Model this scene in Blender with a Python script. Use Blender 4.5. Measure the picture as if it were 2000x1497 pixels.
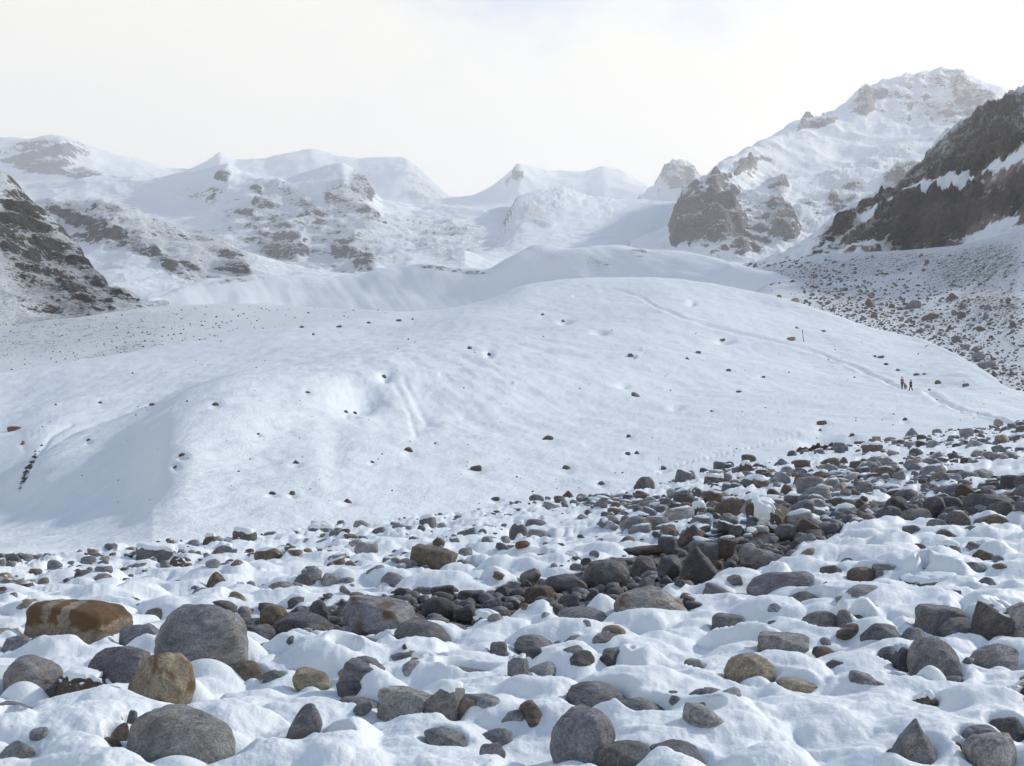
import bpy, bmesh, math, random
import numpy as np
from mathutils import Vector, Matrix, noise as mnoise

random.seed(7)
rng = np.random.default_rng(7)
SC = bpy.context.scene
COL = SC.collection
for o in list(bpy.data.objects):
    bpy.data.objects.remove(o)

# ------------------------------------------------------------------ camera, sky, sun, exposure
F, CX, HY = 2040.0, 1000.0, 800.0            # focal length and horizon of the photograph, in its own pixels
cam_d = bpy.data.cameras.new('camera')
cam = bpy.data.objects.new('camera', cam_d)
COL.objects.link(cam)
cam_d.sensor_width = 36.0
cam_d.lens = 36.0 * F / 2000.0
cam_d.shift_y = (HY - 748.5) / 2000.0
cam_d.clip_start = 0.1
cam_d.clip_end = 40000
cam.location = (0, 0, 0)
cam.rotation_euler = (math.radians(90), 0, 0)
SC.camera = cam

SUN_AZ, SUN_EL = 54.0, 27.0                  # degrees right of the view axis, above the horizon
W = bpy.data.worlds.new('World')
SC.world = W
W.use_nodes = True
wn, wl = W.node_tree.nodes, W.node_tree.links
wn.clear()
w_out = wn.new('ShaderNodeOutputWorld')
w_sky = wn.new('ShaderNodeTexSky')
w_sky.sky_type = 'NISHITA'
w_sky.sun_disc = False
w_sky.sun_elevation = math.radians(SUN_EL)
w_sky.sun_rotation = math.radians(SUN_AZ)
w_sky.altitude = 2000
w_sky.air_density = 1.0
w_sky.dust_density = 1.0
w_bg = wn.new('ShaderNodeBackground')
w_bg.inputs['Strength'].default_value = 0.20   # daylight sky
w_cl = wn.new('ShaderNodeBackground')          # high white cloud, thick low down, opening to blue overhead
w_cl.inputs['Strength'].default_value = 1.0
w_mix = wn.new('ShaderNodeMixShader')
w_tc = wn.new('ShaderNodeTexCoord')
w_sep = wn.new('ShaderNodeSeparateXYZ')
w_map = wn.new('ShaderNodeMapping')
w_map.inputs['Scale'].default_value = (1.0, 1.0, 2.2)
w_map.inputs['Rotation'].default_value = (0, 0, math.radians(19))
w_noise = wn.new('ShaderNodeTexNoise')
w_noise.inputs['Scale'].default_value = 2.6
w_noise.inputs['Detail'].default_value = 8
w_noise.inputs['Roughness'].default_value = 0.58
w_m1 = wn.new('ShaderNodeMath'); w_m1.operation = 'MULTIPLY_ADD'
w_m1.inputs[1].default_value = -3.3; w_m1.inputs[2].default_value = 1.41
w_m2 = wn.new('ShaderNodeMath'); w_m2.operation = 'MULTIPLY_ADD'
w_m2.inputs[1].default_value = 1.5
w_cr = wn.new('ShaderNodeMapRange'); w_cr.interpolation_type = 'SMOOTHSTEP'
w_cr.inputs['From Min'].default_value = 0.55; w_cr.inputs['From Max'].default_value = 1.15
w_cn = wn.new('ShaderNodeTexNoise'); w_cn.inputs['Scale'].default_value = 3.0; w_cn.inputs['Detail'].default_value = 6
w_ramp = wn.new('ShaderNodeValToRGB')
w_ramp.color_ramp.elements[0].position = 0.3; w_ramp.color_ramp.elements[0].color = (0.94, 0.92, 0.865, 1)
w_ramp.color_ramp.elements[1].position = 0.7; w_ramp.color_ramp.elements[1].color = (1.0, 0.968, 0.885, 1)
wl.new(w_tc.outputs['Generated'], w_sep.inputs[0])
wl.new(w_tc.outputs['Generated'], w_map.inputs[0])
wl.new(w_map.outputs[0], w_noise.inputs['Vector'])
wl.new(w_map.outputs[0], w_cn.inputs['Vector'])
wl.new(w_sep.outputs['Z'], w_m1.inputs[0])
wl.new(w_noise.outputs['Fac'], w_m2.inputs[0])
wl.new(w_m1.outputs[0], w_m2.inputs[2])
wl.new(w_m2.outputs[0], w_cr.inputs['Value'])
wl.new(w_cn.outputs['Fac'], w_ramp.inputs[0])
wl.new(w_ramp.outputs[0], w_cl.inputs['Color'])
wl.new(w_sky.outputs[0], w_bg.inputs['Color'])
wl.new(w_cr.outputs[0], w_mix.inputs[0])
wl.new(w_bg.outputs[0], w_mix.inputs[1])
wl.new(w_cl.outputs[0], w_mix.inputs[2])
wl.new(w_mix.outputs[0], w_out.inputs['Surface'])

sun_d = bpy.data.lights.new('sun', 'SUN')
sun_d.energy = 3.7
sun_d.angle = math.radians(2.0)
sun_d.color = (1.0, 0.94, 0.84)
sun = bpy.data.objects.new('sun', sun_d)
COL.objects.link(sun)
sdir = Vector((math.sin(math.radians(SUN_AZ)) * math.cos(math.radians(SUN_EL)),
               math.cos(math.radians(SUN_AZ)) * math.cos(math.radians(SUN_EL)),
               math.sin(math.radians(SUN_EL))))
sun.rotation_euler = sdir.to_track_quat('Z', 'Y').to_euler()
sun.location = sdir * 100

vs = SC.view_settings
vs.view_transform = 'Standard'
vs.look = 'None'
vs.exposure = 0.06
vs.gamma = 1.0
vs.use_curve_mapping = False
SC.cycles.volume_bounces = 1
SC.cycles.max_bounces = 8
SC.cycles.diffuse_bounces = 4

# ------------------------------------------------------------------ noise
def _hash(ix, iy, iz=0, seed=0):
    h = (ix.astype(np.int64) * 374761393 + iy.astype(np.int64) * 668265263
         + (np.asarray(iz).astype(np.int64)) * 2147483647 + seed * 974634541)
    h = (h ^ (h >> 13)) * 1274126177
    h = h & 0xffffffff
    h = (h ^ (h >> 16)) * 2246822519 & 0xffffffff
    return (h ^ (h >> 15)) & 0xffffffff

def rnd2(ix, iy, seed=0):
    return _hash(ix, iy, 0, seed) / 4294967296.0

def perlin2(x, y, seed=0):
    ix, iy = np.floor(x), np.floor(y)
    fx, fy = x - ix, y - iy
    u = fx * fx * fx * (fx * (fx * 6 - 15) + 10)
    v = fy * fy * fy * (fy * (fy * 6 - 15) + 10)
    def g(dx, dy):
        a = _hash(ix + dx, iy + dy, 0, seed) * (2 * math.pi / 4294967296.0)
        return np.cos(a) * (fx - dx) + np.sin(a) * (fy - dy)
    a = g(0, 0); b = g(1, 0); c = g(0, 1); d = g(1, 1)
    return ((a + (b - a) * u) * (1 - v) + (c + (d - c) * u) * v) * 1.5

def fbm2(x, y, o=4, seed=0, gain=0.5):
    s = np.zeros_like(x); a = 1.0; t = 0
    for k in range(o):
        s += a * perlin2(x * 2 ** k + 17.3 * k, y * 2 ** k - 9.1 * k, seed + k)
        t += a; a *= gain
    return s / t

_G3 = np.array([(1,1,0),(-1,1,0),(1,-1,0),(-1,-1,0),(1,0,1),(-1,0,1),(1,0,-1),(-1,0,-1),(0,1,1),(0,-1,1),(0,1,-1),(0,-1,-1)], float)
def perlin3(x, y, z, seed=0):
    ix, iy, iz = np.floor(x), np.floor(y), np.floor(z)
    fx, fy, fz = x - ix, y - iy, z - iz
    sm = lambda f: f * f * f * (f * (f * 6 - 15) + 10)
    u, v, w = sm(fx), sm(fy), sm(fz)
    def g(dx, dy, dz):
        k = _G3[_hash(ix + dx, iy + dy, iz + dz, seed) % 12]
        return k[..., 0] * (fx - dx) + k[..., 1] * (fy - dy) + k[..., 2] * (fz - dz)
    def L(a, b, t): return a + (b - a) * t
    return L(L(L(g(0,0,0), g(1,0,0), u), L(g(0,1,0), g(1,1,0), u), v),
             L(L(g(0,0,1), g(1,0,1), u), L(g(0,1,1), g(1,1,1), u), v), w)

def fbm3(x, y, z, o=4, seed=0, gain=0.5, ridged=False):
    s = np.zeros_like(x); a = 1.0; t = 0
    for k in range(o):
        n = perlin3(x * 2 ** k + 5.7 * k, y * 2 ** k, z * 2 ** k - 3.1 * k, seed + k)
        if ridged: n = 1 - 2 * np.abs(n) * 1.3
        s += a * n; t += a; a *= gain
    return s / t

def sstep(a, b, x):
    t = np.clip((x - a) / (b - a), 0, 1)
    return t * t * (3 - 2 * t)

def pillows(x, y, cell, seed, p=5.0, cover=1.0):
    """rounded heaps of snow: one dome of its own radius and height per jittered cell, smoothly joined"""
    gx, gy = x / cell, y / cell
    ix, iy = np.floor(gx), np.floor(gy)
    acc = np.zeros_like(x)
    for dx in (-1, 0, 1):
        for dy in (-1, 0, 1):
            cx_, cy_ = ix + dx, iy + dy
            jx = cx_ + 0.15 + 0.7 * rnd2(cx_, cy_, seed); jy = cy_ + 0.15 + 0.7 * rnd2(cx_, cy_, seed + 1)
            hh = rnd2(cx_, cy_, seed + 2); rr = 0.55 + 0.5 * rnd2(cx_, cy_, seed + 3)
            a = rnd2(cx_, cy_, seed + 4) * math.pi
            ex = 0.75 + 0.5 * rnd2(cx_, cy_, seed + 5)
            ux, uy = gx - jx, gy - jy
            vx = (ux * np.cos(a) + uy * np.sin(a)) * ex; vy = (-ux * np.sin(a) + uy * np.cos(a)) / ex
            d2 = (vx * vx + vy * vy) / (rr * rr)
            h = np.where(d2 < 1, (1 - d2), 0) ** 1.15 * (0.25 + 0.75 * hh) * (hh < cover)
            acc += h ** p
    return acc ** (1 / p)

# ------------------------------------------------------------------ helpers
def tag(o, label=None, cat=None, group=None, kind=None):
    if label: o['label'] = label
    if cat: o['category'] = cat
    if group: o['group'] = group
    if kind: o['kind'] = kind
    return o

def mesh_obj(name, verts, faces, mat, parent=None, smooth=True):
    me = bpy.data.meshes.new(name)
    verts = np.asarray(verts, dtype=np.float32); faces = np.asarray(faces, dtype=np.int32)
    nv, nf, k = len(verts), len(faces), faces.shape[1]
    me.vertices.add(nv); me.vertices.foreach_set('co', verts.ravel())
    me.loops.add(nf * k); me.loops.foreach_set('vertex_index', faces.ravel())
    me.polygons.add(nf)
    me.polygons.foreach_set('loop_start', np.arange(0, nf * k, k, dtype=np.int32))
    me.polygons.foreach_set('loop_total', np.full(nf, k, dtype=np.int32))
    me.update(calc_edges=True)
    if smooth: me.polygons.foreach_set('use_smooth', np.ones(nf, dtype=bool))
    if mat: me.materials.append(mat)
    o = bpy.data.objects.new(name, me)
    COL.objects.link(o)
    if parent: o.parent = parent
    return o

def attr(o, name, vals):
    a = o.data.attributes.new(name, 'FLOAT', 'POINT')
    a.data.foreach_set('value', np.asarray(vals, dtype=np.float32).ravel())

def attr_col(o, name, vals):
    a = o.data.attributes.new(name, 'FLOAT_COLOR', 'POINT')
    a.data.foreach_set('color', np.asarray(vals, dtype=np.float32).ravel())

def grid_faces(nr, nc):
    i = np.arange(nr * nc).reshape(nr, nc)
    return np.stack([i[:-1, :-1], i[:-1, 1:], i[1:, 1:], i[1:, :-1]], -1).reshape(-1, 4)

def table(tab, xs, smooth=0):
    """tab: {px: (py, Y)} -> py and Y along the columns xs"""
    k = sorted(tab)
    py = np.interp(xs, k, [tab[i][0] for i in k]); ly = np.interp(xs, k, np.log([tab[i][1] for i in k]))
    if smooth > 0:
        w = max(1, int(smooth / (xs[1] - xs[0])))
        ker = np.hanning(2 * w + 3); ker /= ker.sum()
        pad = len(ker) // 2
        py = np.convolve(np.pad(py, pad, 'edge'), ker, 'valid'); ly = np.convolve(np.pad(ly, pad, 'edge'), ker, 'valid')
    return py, np.exp(ly)

def pchip_rows(vals, ts, t):
    """vals (rows, cols) at row positions ts -> values at t (n, cols), no overshoot"""
    h = np.diff(ts)[:, None]
    d = np.diff(vals, axis=0) / h
    m = np.zeros_like(vals)
    prod = d[:-1] * d[1:]
    with np.errstate(divide='ignore', invalid='ignore'):
        hm = np.where(prod > 0, 2 * d[:-1] * d[1:] / (d[:-1] + d[1:]), 0)
    m[1:-1] = np.nan_to_num(hm)
    m[0], m[-1] = d[0], d[-1]
    k = np.clip(np.searchsorted(ts, t, 'right') - 1, 0, len(ts) - 2)
    hh = (ts[k + 1] - ts[k])[:, None]; s = ((t - ts[k]) / (ts[k + 1] - ts[k]))[:, None]
    return ((1 + 2 * s) * (1 - s) ** 2 * vals[k] + s * (1 - s) ** 2 * hh * m[k]
            + s * s * (3 - 2 * s) * vals[k + 1] + s * s * (s - 1) * hh * m[k + 1])

def terrain(rows, xs, n, smooth=30, smooth_top=None, weights=None, back=None):
    """rows: list of tables from near to far; back adds a far slope falling away. -> PX, PY, X, Y, Z arrays, top row index"""
    P, L = [], []
    for i, r in enumerate(rows):
        last = i == len(rows) - 1
        py, y = table(r, xs, (smooth_top if (last and smooth_top is not None) else smooth))
        P.append((HY - py) / F * y); L.append(np.log(y))
    if back:
        y = np.exp(L[-1]) * (1 + back[0])
        P.append(P[-1] - back[1]); L.append(np.log(y))
    P, L = np.array(P), np.array(L)
    ts = np.arange(len(P), dtype=float)
    if weights is None: weights = [1] * (len(P) - 1)
    cnt = np.maximum(2, (np.array(weights) / sum(weights) * n).astype(int))
    t = np.concatenate([i + np.arange(c) / c for i, c in enumerate(cnt)] + [[float(len(P) - 1)]])
    Yv = np.exp(pchip_rows(L, ts, t)); Zv = pchip_rows(P, ts, t)
    PX = np.broadcast_to(xs, Yv.shape)
    X = (PX - CX) / F * Yv
    PY = HY - Zv / Yv * F
    return PX.copy(), PY, X, Yv, Zv, t

def blobs(PX, PY, lst):
    """soft patches (cx, cy, rx, ry, degrees, weight): where bare rock stands out of the snow"""
    m = np.zeros_like(PX)
    for (cx, cy, rx, ry, ang, w) in lst:
        a = math.radians(ang)
        dx, dy = PX - cx, PY - cy
        u = (dx * math.cos(a) + dy * math.sin(a)) / rx; v = (-dx * math.sin(a) + dy * math.cos(a)) / ry
        m = np.maximum(m, w * (1 - sstep(0.55, 1.25, np.sqrt(u * u + v * v))))
    return m

def along(PX, PY, pts):
    """distance in y from a line through pts at each column, and along-line validity"""
    k = np.array(pts, float)
    return PY - np.interp(PX, k[:, 0], k[:, 1]), (PX >= k[0, 0]) & (PX <= k[-1, 0])

def poly_dist(PX, PY, pts):
    d = np.full(PX.shape, 1e9)
    for (x0, y0), (x1, y1) in zip(pts[:-1], pts[1:]):
        vx, vy = x1 - x0, y1 - y0
        t = np.clip(((PX - x0) * vx + (PY - y0) * vy) / (vx * vx + vy * vy), 0, 1)
        d = np.minimum(d, np.hypot(PX - x0 - t * vx, PY - y0 - t * vy))
    return d

# ------------------------------------------------------------------ materials
def new_mat(name):
    m = bpy.data.materials.new(name)
    m.use_nodes = True
    nt = m.node_tree
    b = nt.nodes['Principled BSDF']
    return m, nt.nodes, nt.links, b

def N(nodes, typ, **kw):
    n = nodes.new(typ)
    for k, v in kw.items():
        if k.startswith('i_'): n.inputs[k[2:].replace('_', ' ')].default_value = v
        else: setattr(n, k, v)
    return n

SNOW = (0.775, 0.825, 0.842, 1)
def snow_bump(nodes, links, vec, scale, strength, dist):
    nz = N(nodes, 'ShaderNodeTexNoise', i_Scale=scale, i_Detail=6.0, i_Roughness=0.62)
    links.new(vec, nz.inputs['Vector'])
    bp = N(nodes, 'ShaderNodeBump', i_Strength=strength, i_Distance=dist)
    links.new(nz.outputs['Fac'], bp.inputs['Height'])
    return bp

def mat_ground():
    """snow, with dark wet gravel where the snow is gone (attribute bare)"""
    m, n, l, b = new_mat('snow_and_gravel')
    geo = n.new('ShaderNodeNewGeometry')
    at = N(n, 'ShaderNodeAttribute', attribute_name='bare')
    nz = N(n, 'ShaderNodeTexNoise', i_Scale=7.0, i_Detail=6.0, i_Roughness=0.65)
    l.new(geo.outputs['Position'], nz.inputs['Vector'])
    ad = N(n, 'ShaderNodeMath', operation='MULTIPLY_ADD'); ad.inputs[1].default_value = 0.5
    l.new(nz.outputs['Fac'], ad.inputs[0]); l.new(at.outputs['Fac'], ad.inputs[2])
    mr = N(n, 'ShaderNodeMapRange', i_From_Min=0.70, i_From_Max=0.80)
    l.new(ad.outputs[0], mr.inputs['Value'])
    g1 = N(n, 'ShaderNodeTexNoise', i_Scale=26.0, i_Detail=5.0)
    l.new(geo.outputs['Position'], g1.inputs['Vector'])
    rp = n.new('ShaderNodeValToRGB')
    rp.color_ramp.elements[0].position = 0.35; rp.color_ramp.elements[0].color = (0.028, 0.026, 0.025, 1)
    rp.color_ramp.elements[1].position = 0.7; rp.color_ramp.elements[1].color = (0.12, 0.11, 0.10, 1)
    l.new(g1.outputs['Fac'], rp.inputs[0])
    mx = N(n, 'ShaderNodeMix', data_type='RGBA')
    mx.inputs['A'].default_value = SNOW
    l.new(mr.outputs[0], mx.inputs['Factor']); l.new(rp.outputs[0], mx.inputs['B'])
    l.new(mx.outputs['Result'], b.inputs['Base Color'])
    rr = N(n, 'ShaderNodeMapRange', i_To_Min=0.62, i_To_Max=0.42)
    l.new(mr.outputs[0], rr.inputs['Value']); l.new(rr.outputs[0], b.inputs['Roughness'])
    b.inputs['Specular IOR Level'].default_value = 0.3
    b1 = snow_bump(n, l, geo.outputs['Position'], 8.0, 0.27, 0.06)
    b2 = snow_bump(n, l, geo.outputs['Position'], 60.0, 0.28, 0.012)
    l.new(b1.outputs[0], b2.inputs['Normal'])
    l.new(b2.outputs[0], b.inputs['Normal'])
    return m

def mat_snow(name='snow', s1=0.9, d1=0.5, k1=0.3, s2=8.0, d2=0.05, k2=0.25):
    m, n, l, b = new_mat(name)
    geo = n.new('ShaderNodeNewGeometry')
    b.inputs['Base Color'].default_value = SNOW
    b.inputs['Roughness'].default_value = 0.6
    b.inputs['Specular IOR Level'].default_value = 0.3
    b1 = snow_bump(n, l, geo.outputs['Position'], s1, k1, d1)
    b2 = snow_bump(n, l, geo.outputs['Position'], s2, k2, d2)
    l.new(b1.outputs[0], b2.inputs['Normal']); l.new(b2.outputs[0], b.inputs['Normal'])
    return m

def mat_mountain(name, unit, rock_a, rock_b, thr=0.62, soft=0.06, slope=0.55, streak=(1, 1, 2.4), fine=0.55, mid=0.5, bump=0.6, calm=0.25):
    """snow with rock where the slope is steep or the attribute rock says the snow is off; unit = size of a rock feature in metres"""
    m, n, l, b = new_mat(name)
    geo = n.new('ShaderNodeNewGeometry')
    at = N(n, 'ShaderNodeAttribute', attribute_name='rock')
    mp = N(n, 'ShaderNodeMapping'); mp.inputs['Scale'].default_value = tuple(s / unit for s in streak)
    mp.inputs['Rotation'].default_value = (0.0, 0.35, 0.3)
    l.new(geo.outputs['Position'], mp.inputs[0])
    n1 = N(n, 'ShaderNodeTexNoise', i_Scale=0.45, i_Detail=8.0, i_Roughness=0.66)
    n2 = N(n, 'ShaderNodeTexNoise', i_Scale=1.9, i_Detail=6.0, i_Roughness=0.7)
    l.new(mp.outputs[0], n1.inputs['Vector']); l.new(mp.outputs[0], n2.inputs['Vector'])
    sep = n.new('ShaderNodeSeparateXYZ'); l.new(geo.outputs['Normal'], sep.inputs[0])
    sl = N(n, 'ShaderNodeMath', operation='MULTIPLY_ADD'); sl.inputs[1].default_value = -slope; sl.inputs[2].default_value = slope * 0.85
    l.new(sep.outputs['Z'], sl.inputs[0])
    a1 = N(n, 'ShaderNodeMath', operation='ADD'); l.new(sl.outputs[0], a1.inputs[0]); l.new(at.outputs['Fac'], a1.inputs[1])
    a2 = N(n, 'ShaderNodeMath', operation='MULTIPLY_ADD'); a2.inputs[1].default_value = mid
    a2.inputs[2].default_value = -0.5 * (mid + fine)
    l.new(n1.outputs['Fac'], a2.inputs[0])
    a4 = N(n, 'ShaderNodeMath', operation='MULTIPLY_ADD'); a4.inputs[1].default_value = fine
    l.new(n2.outputs['Fac'], a4.inputs[0]); l.new(a2.outputs[0], a4.inputs[2])
    am = N(n, 'ShaderNodeMapRange', i_From_Min=0.0, i_From_Max=0.24, i_To_Min=calm, i_To_Max=1.55); l.new(at.outputs['Fac'], am.inputs['Value'])
    a3 = N(n, 'ShaderNodeMath', operation='MULTIPLY_ADD')
    l.new(a4.outputs[0], a3.inputs[0]); l.new(am.outputs[0], a3.inputs[1]); l.new(a1.outputs[0], a3.inputs[2])
    mr = N(n, 'ShaderNodeMapRange', i_From_Min=thr - soft - 0.12, i_From_Max=thr + soft - 0.12)
    mr.interpolation_type = 'SMOOTHSTEP'
    l.new(a3.outputs[0], mr.inputs['Value'])
    n3 = N(n, 'ShaderNodeTexNoise', i_Scale=1.1, i_Detail=7.0, i_Roughness=0.6)
    l.new(mp.outputs[0], n3.inputs['Vector'])
    rp = n.new('ShaderNodeValToRGB')
    rp.color_ramp.elements[0].position = 0.40; rp.color_ramp.elements[0].color = (*rock_a, 1)
    rp.color_ramp.elements[1].position = 0.62; rp.color_ramp.elements[1].color = (*rock_b, 1)
    l.new(n3.outputs['Fac'], rp.inputs[0])
    mx = N(n, 'ShaderNodeMix', data_type='RGBA'); mx.inputs['A'].default_value = SNOW
    l.new(mr.outputs[0], mx.inputs['Factor']); l.new(rp.outputs[0], mx.inputs['B'])
    l.new(mx.outputs['Result'], b.inputs['Base Color'])
    b.inputs['Roughness'].default_value = 0.75
    b.inputs['Specular IOR Level'].default_value = 0.2
    bp = N(n, 'ShaderNodeBump', i_Strength=bump, i_Distance=unit * 0.9)
    l.new(n2.outputs['Fac'], bp.inputs['Height'])
    bs = N(n, 'ShaderNodeMath', operation='MULTIPLY'); bs.inputs[1].default_value = bump
    l.new(am.outputs[0], bs.inputs[0]); l.new(bs.outputs[0], bp.inputs['Strength'])
    l.new(bp.outputs[0], b.inputs['Normal'])
    return m

def mat_rock(name, per_object=True, grain=9.0, wet=False):
    """gneiss: streaky grain, speckles, dark and rusty stains; the stone's own colour comes with the object (alpha = snow left on top)"""
    m, n, l, b = new_mat(name)
    tc = n.new('ShaderNodeTexCoord'); geo = n.new('ShaderNodeNewGeometry')
    if per_object:
        oi = n.new('ShaderNodeObjectInfo')
        colr, alp, rnd = oi.outputs['Color'], oi.outputs['Alpha'], oi.outputs['Random']
        vr = N(n, 'ShaderNodeVectorRotate', rotation_type='AXIS_ANGLE'); vr.inputs['Axis'].default_value = (0.4, 0.7, 0.55)
        sc = N(n, 'ShaderNodeMath', operation='MULTIPLY'); sc.inputs[1].default_value = 2.2
        l.new(rnd, sc.inputs[0]); l.new(sc.outputs[0], vr.inputs['Angle'])
        l.new(tc.outputs['Object'], vr.inputs['Vector']); vec0 = vr.outputs[0]
    else:
        at = N(n, 'ShaderNodeAttribute', attribute_name='tint')
        colr, alp = at.outputs['Color'], at.outputs['Alpha']
        vec0 = tc.outputs['Object']
    mp = N(n, 'ShaderNodeMapping'); mp.inputs['Scale'].default_value = (1, 1, 3.2); mp.inputs['Rotation'].default_value = (0.3, 0.55, 0.2)
    l.new(vec0, mp.inputs[0])
    g = N(n, 'ShaderNodeTexNoise', i_Scale=grain, i_Detail=8.0, i_Roughness=0.74, i_Distortion=0.9); l.new(mp.outputs[0], g.inputs['Vector'])
    g2 = N(n, 'ShaderNodeTexNoise', i_Scale=grain * 0.35, i_Detail=4.0, i_Roughness=0.6); l.new(vec0, g2.inputs['Vector'])
    g3 = N(n, 'ShaderNodeTexNoise', i_Scale=grain * 9, i_Detail=3.0, i_Roughness=0.8); l.new(vec0, g3.inputs['Vector'])
    r1 = N(n, 'ShaderNodeMapRange', i_From_Min=0.3, i_From_Max=0.7, i_To_Min=0.55, i_To_Max=1.4); l.new(g.outputs['Fac'], r1.inputs['Value'])
    r3 = N(n, 'ShaderNodeMapRange', i_From_Min=0.3, i_From_Max=0.7, i_To_Min=0.55, i_To_Max=1.5); l.new(g3.outputs['Fac'], r3.inputs['Value'])
    mu = N(n, 'ShaderNodeMath', operation='MULTIPLY'); l.new(r1.outputs[0], mu.inputs[0]); l.new(r3.outputs[0], mu.inputs[1])
    g4 = N(n, 'ShaderNodeTexNoise', i_Scale=grain * 0.5, i_Detail=6.0, i_Roughness=0.65, i_Distortion=0.6); l.new(vec0, g4.inputs['Vector'])
    r4 = N(n, 'ShaderNodeMapRange', i_From_Min=0.35, i_From_Max=0.65, i_To_Min=0.68, i_To_Max=1.25); l.new(g4.outputs['Fac'], r4.inputs['Value'])
    mu4 = N(n, 'ShaderNodeMath', operation='MULTIPLY'); l.new(mu.outputs[0], mu4.inputs[0]); l.new(r4.outputs[0], mu4.inputs[1]); mu = mu4
    vm = N(n, 'ShaderNodeVectorMath', operation='SCALE'); l.new(colr, vm.inputs[0]); l.new(mu.outputs[0], vm.inputs['Scale'])
    rst = N(n, 'ShaderNodeMapRange', i_From_Min=0.54, i_From_Max=0.72, i_To_Min=0.0, i_To_Max=0.55); l.new(g2.outputs['Fac'], rst.inputs['Value'])
    tint = N(n, 'ShaderNodeMix', data_type='RGBA', blend_type='MULTIPLY'); tint.inputs['B'].default_value = (0.95, 0.66, 0.42, 1)
    l.new(rst.outputs[0], tint.inputs['Factor']); l.new(vm.outputs[0], tint.inputs['A'])
    vn = N(n, 'ShaderNodeTexNoise', i_Scale=grain * 0.22, i_Detail=3.0, i_Roughness=0.5, i_Distortion=0.3); l.new(mp.outputs[0], vn.inputs['Vector'])
    va = N(n, 'ShaderNodeMath', operation='SUBTRACT'); va.inputs[1].default_value = 0.47; l.new(vn.outputs['Fac'], va.inputs[0])
    vb = N(n, 'ShaderNodeMath', operation='ABSOLUTE'); l.new(va.outputs[0], vb.inputs[0])
    vc = N(n, 'ShaderNodeMapRange', i_From_Min=0.0, i_From_Max=0.008, i_To_Min=0.2, i_To_Max=0.0); l.new(vb.outputs[0], vc.inputs['Value'])
    vx = N(n, 'ShaderNodeMix', data_type='RGBA'); vx.inputs['B'].default_value = (0.42, 0.41, 0.39, 1)
    l.new(vc.outputs[0], vx.inputs['Factor']); l.new(tint.outputs['Result'], vx.inputs['A'])
    ka = N(n, 'ShaderNodeMath', operation='SUBTRACT'); ka.inputs[1].default_value = 0.56; l.new(vn.outputs['Fac'], ka.inputs[0])
    kb = N(n, 'ShaderNodeMath', operation='ABSOLUTE'); l.new(ka.outputs[0], kb.inputs[0])
    kc = N(n, 'ShaderNodeMapRange', i_From_Min=0.0, i_From_Max=0.007, i_To_Min=0.45, i_To_Max=0.0); l.new(kb.outputs[0], kc.inputs['Value'])
    kx = N(n, 'ShaderNodeMix', data_type='RGBA'); kx.inputs['B'].default_value = (0.035, 0.032, 0.03, 1)
    l.new(kc.outputs[0], kx.inputs['Factor']); l.new(vx.outputs['Result'], kx.inputs['A'])
    colout = kx.outputs['Result']
    ra = N(n, 'ShaderNodeAttribute', attribute_name='rust')
    rc = N(n, 'ShaderNodeMix', data_type='RGBA'); rc.inputs['B'].default_value = (0.135, 0.072, 0.03, 1)
    rm = N(n, 'ShaderNodeMath', operation='MULTIPLY_ADD'); rm.inputs[2].default_value = -0.35; l.new(g2.outputs['Fac'], rm.inputs[0]); rm.inputs[1].default_value = 0.7
    rad = N(n, 'ShaderNodeMath', operation='ADD'); rad.use_clamp = True; l.new(rm.outputs[0], rad.inputs[0]); l.new(ra.outputs['Fac'], rad.inputs[1])
    rmu = N(n, 'ShaderNodeMath', operation='MULTIPLY'); l.new(rad.outputs[0], rmu.inputs[0]); l.new(ra.outputs['Fac'], rmu.inputs[1])
    l.new(rmu.outputs[0], rc.inputs['Factor']); l.new(colout, rc.inputs['A']); colout = rc.outputs['Result']
    # snow left lying on the upper faces
    sep = n.new('ShaderNodeSeparateXYZ'); l.new(geo.outputs['Normal'], sep.inputs[0])
    nz = N(n, 'ShaderNodeTexNoise', i_Scale=5.0, i_Detail=5.0); l.new(geo.outputs['Position'], nz.inputs['Vector'])
    s1 = N(n, 'ShaderNodeMath', operation='MULTIPLY_ADD'); s1.inputs[1].default_value = 0.5
    l.new(nz.outputs['Fac'], s1.inputs[0]); l.new(sep.outputs['Z'], s1.inputs[2])
    s2 = N(n, 'ShaderNodeMath', operation='ADD'); l.new(s1.outputs[0], s2.inputs[0]); l.new(alp, s2.inputs[1])
    sm = N(n, 'ShaderNodeMapRange', i_From_Min=1.55, i_From_Max=1.66); l.new(s2.outputs[0], sm.inputs['Value'])
    mx = N(n, 'ShaderNodeMix', data_type='RGBA'); mx.inputs['B'].default_value = SNOW
    l.new(sm.outputs[0], mx.inputs['Factor']); l.new(colout, mx.inputs['A'])
    l.new(mx.outputs['Result'], b.inputs['Base Color'])
    b.inputs['Roughness'].default_value = 0.38 if wet else 0.72
    b.inputs['Specular IOR Level'].default_value = 0.5 if wet else 0.3
    bp = N(n, 'ShaderNodeBump', i_Strength=0.75, i_Distance=0.04)
    l.new(g.outputs['Fac'], bp.inputs['Height']); l.new(bp.outputs[0], b.inputs['Normal'])
    return m

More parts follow.
